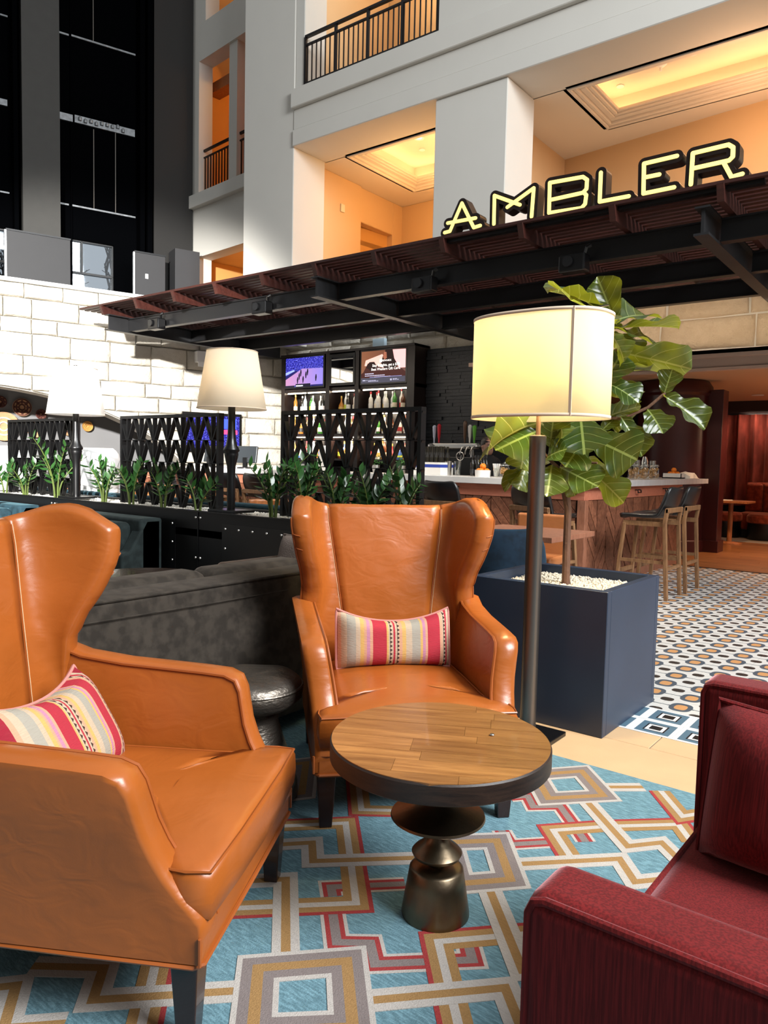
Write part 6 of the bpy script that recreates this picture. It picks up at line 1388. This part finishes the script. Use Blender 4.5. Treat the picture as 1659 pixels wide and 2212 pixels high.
for x, y, e in [(-2.2, 12.3, 50), (-.5, 13.2, 50), (-1.0, 11.2, 34), (-4.6, 9.0, 12)]:
    light('lounge_downlight', 'SPOT', (x, y, 2.57 if y > 10 else 3.1), e*4, (1, .62, .36), .06, aim=(x, y, 0), spot=math.radians(110), blend=.6)
light('lounge_fill_light', 'POINT', (-1.0, 13.0, 1.9), 16, (1, .58, .30), .15)  # added point light lifting the lounge ceiling; no lamp stands here
light('bar_fill_glow', 'AREA', (-7.6, 8.2, 3.05), 26, (1, .86, .7), 3.5, aim=(-7.6, 8.9, .9), size_y=.4)  # added fill under the pergola for the bar; there is no pendant

# ================================================================== BARTENDER
def skin_mesh(name, verts, edges, radii, m, parent, root=0, sub=2):
    me = bpy.data.meshes.new(name); me.from_pydata(verts, edges, []); me.materials.append(m); ob = inst(name, me, parent)
    md = ob.modifiers.new('skin', 'SKIN'); md.use_smooth_shade = True
    for i, r in enumerate(radii): me.skin_vertices[0].data[i].radius = (r, r) if not isinstance(r, tuple) else r
    me.skin_vertices[0].data[root].use_root = True
    s_ = ob.modifiers.new('s', 'SUBSURF'); s_.levels = sub; s_.render_levels = sub; return ob
hp = at_v(1050, 962, 8.62)
pe = thing('person', 'bartender in a black shirt behind the bar, facing left beside the fig leaves', 'person', (hp.x+.02, 8.62, 0), math.radians(62)); S = (hp.z-.02)/1.60
pe.scale = (S, S, S)   # local +y is the facing direction's left-hand frame: faces -x rotated
# local frame: faces -y
V_ = [(0, 0, .95), (0, -.01, 1.12), (0, -.01, 1.30), (0, 0, 1.42), (0, -.01, 1.50), (-.17, 0, 1.39), (-.23, -.04, 1.14), (-.17, -.26, 1.05), (.17, 0, 1.39), (.22, -.06, 1.14), (.15, -.28, 1.04), (-.09, 0, .90), (-.10, -.01, .50), (-.10, .03, .08), (-.10, -.12, .03), (.09, 0, .90), (.10, -.01, .50), (.10, .03, .08), (.10, -.12, .03)]
E_ = [(0, 1), (1, 2), (2, 3), (3, 4), (3, 5), (5, 6), (6, 7), (3, 8), (8, 9), (9, 10), (0, 11), (11, 12), (12, 13), (13, 14), (0, 15), (15, 16), (16, 17), (17, 18)]
R_ = [(.15, .11), (.14, .10), (.17, .11), (.13, .08), (.055, .055), .065, .05, .038, .065, .05, .038, .09, .065, .045, .035, .09, .065, .045, .035]
skin_mesh('body', V_, E_, R_, M['black_cloth'], pe)
hd_ = MB(); n = 20
pr = [(1.475, .05, .055, .005), (1.50, .06, .075, -.01), (1.53, .068, .09, -.012), (1.57, .074, .098, -.005), (1.61, .077, .10, 0), (1.65, .077, .10, .004), (1.69, .068, .088, .006), (1.715, .045, .06, .008), (1.725, .01, .015, .008)]
hd_.loft([[(rx*math.cos(2*PI*j/n), oy+ry*math.sin(2*PI*j/n), z) for j in range(n)] for z, rx, ry, oy in pr])
hd_.loft([[(a*.014, -.095-b, z) for a in (-1, 1)]+[(0, -.105-b, z-.002)] for z, b in ((1.615, -.005), (1.59, .012), (1.572, .020), (1.562, .0))])       # nose
h_o = hd_.build('head', M['skin'], pe, smooth=True, ang=60)
for s_ in (-1, 1):
    MB().lathe([(0, -.012), (.010, -.006), (.010, .006), (0, .012)], 10, (s_*.032, -.090, 1.605)).build('eye', M['white_paint'], h_o, smooth=True); MB().lathe([(0, -.006), (.005, 0), (0, .006)], 8, (s_*.032, -.099, 1.605)).build('pupil', M['hair'], h_o); MB().bar((s_*.018, -.098, 1.625), (s_*.05, -.088, 1.627), .008, .007).build('eyebrow', M['hair'], h_o)
    MB().lathe([(0, -.03), (.014, -.015), (.018, .01), (0, .03)], 10, (s_*.078, .005, 1.595)).build('ear', M['skin'], h_o, smooth=True)
MB().bar((-.022, -.094, 1.535), (.022, -.094, 1.535), .01, .009).build('mouth', mat('lips', (.3, .1, .08), .5), h_o); MB().tube([(0, 0, 1.42), (0, -.005, 1.50)], [.055, .052], 14).build('neck', M['skin'], h_o, smooth=True)
MB().loft([[(rx*math.cos(2*PI*j/n), oy+ry*math.sin(2*PI*j/n), z+.012*math.sin(2*PI*j/n)) for j in range(n)] for z, rx, ry, oy in [(1.60, .078, .07, .04), (1.64, .083, .10, .012), (1.68, .080, .098, .008), (1.72, .058, .072, .008), (1.74, .015, .02, .008)]]).build('hair', M['hair'], pe, smooth=True, ang=70)
for sx, (hx, hy, hz) in ((-1, (-.17, -.26, 1.05)), (1, (.15, -.28, 1.04))):
    V2 = [(hx, hy+.02, hz), (hx, hy-.05, hz-.005), (hx, hy-.09, hz-.01)]; E2 = [(0, 1), (1, 2)]; R2 = [(.028, .02), (.036, .018), (.036, .016)]
    for f, ln in ((-.030, .06), (-.010, .075), (.010, .07), (.029, .055)):
        b = len(V2); V2 += [(hx+f, hy-.10, hz-.012), (hx+f*1.1, hy-.10-ln*.55, hz-.025), (hx+f*1.05, hy-.10-ln*.8, hz-.05)]; E2 += [(2, b), (b, b+1), (b+1, b+2)]; R2 += [.0095, .0088, .0075]
    b = len(V2); V2 += [(hx-sx*.045, hy-.06, hz-.015), (hx-sx*.05, hy-.10, hz-.035)]; E2 += [(1, b), (b, b+1)]; R2 += [.011, .0085]
    skin_mesh('hand', V2, E2, R2, M['skin'], pe, 0, 1)
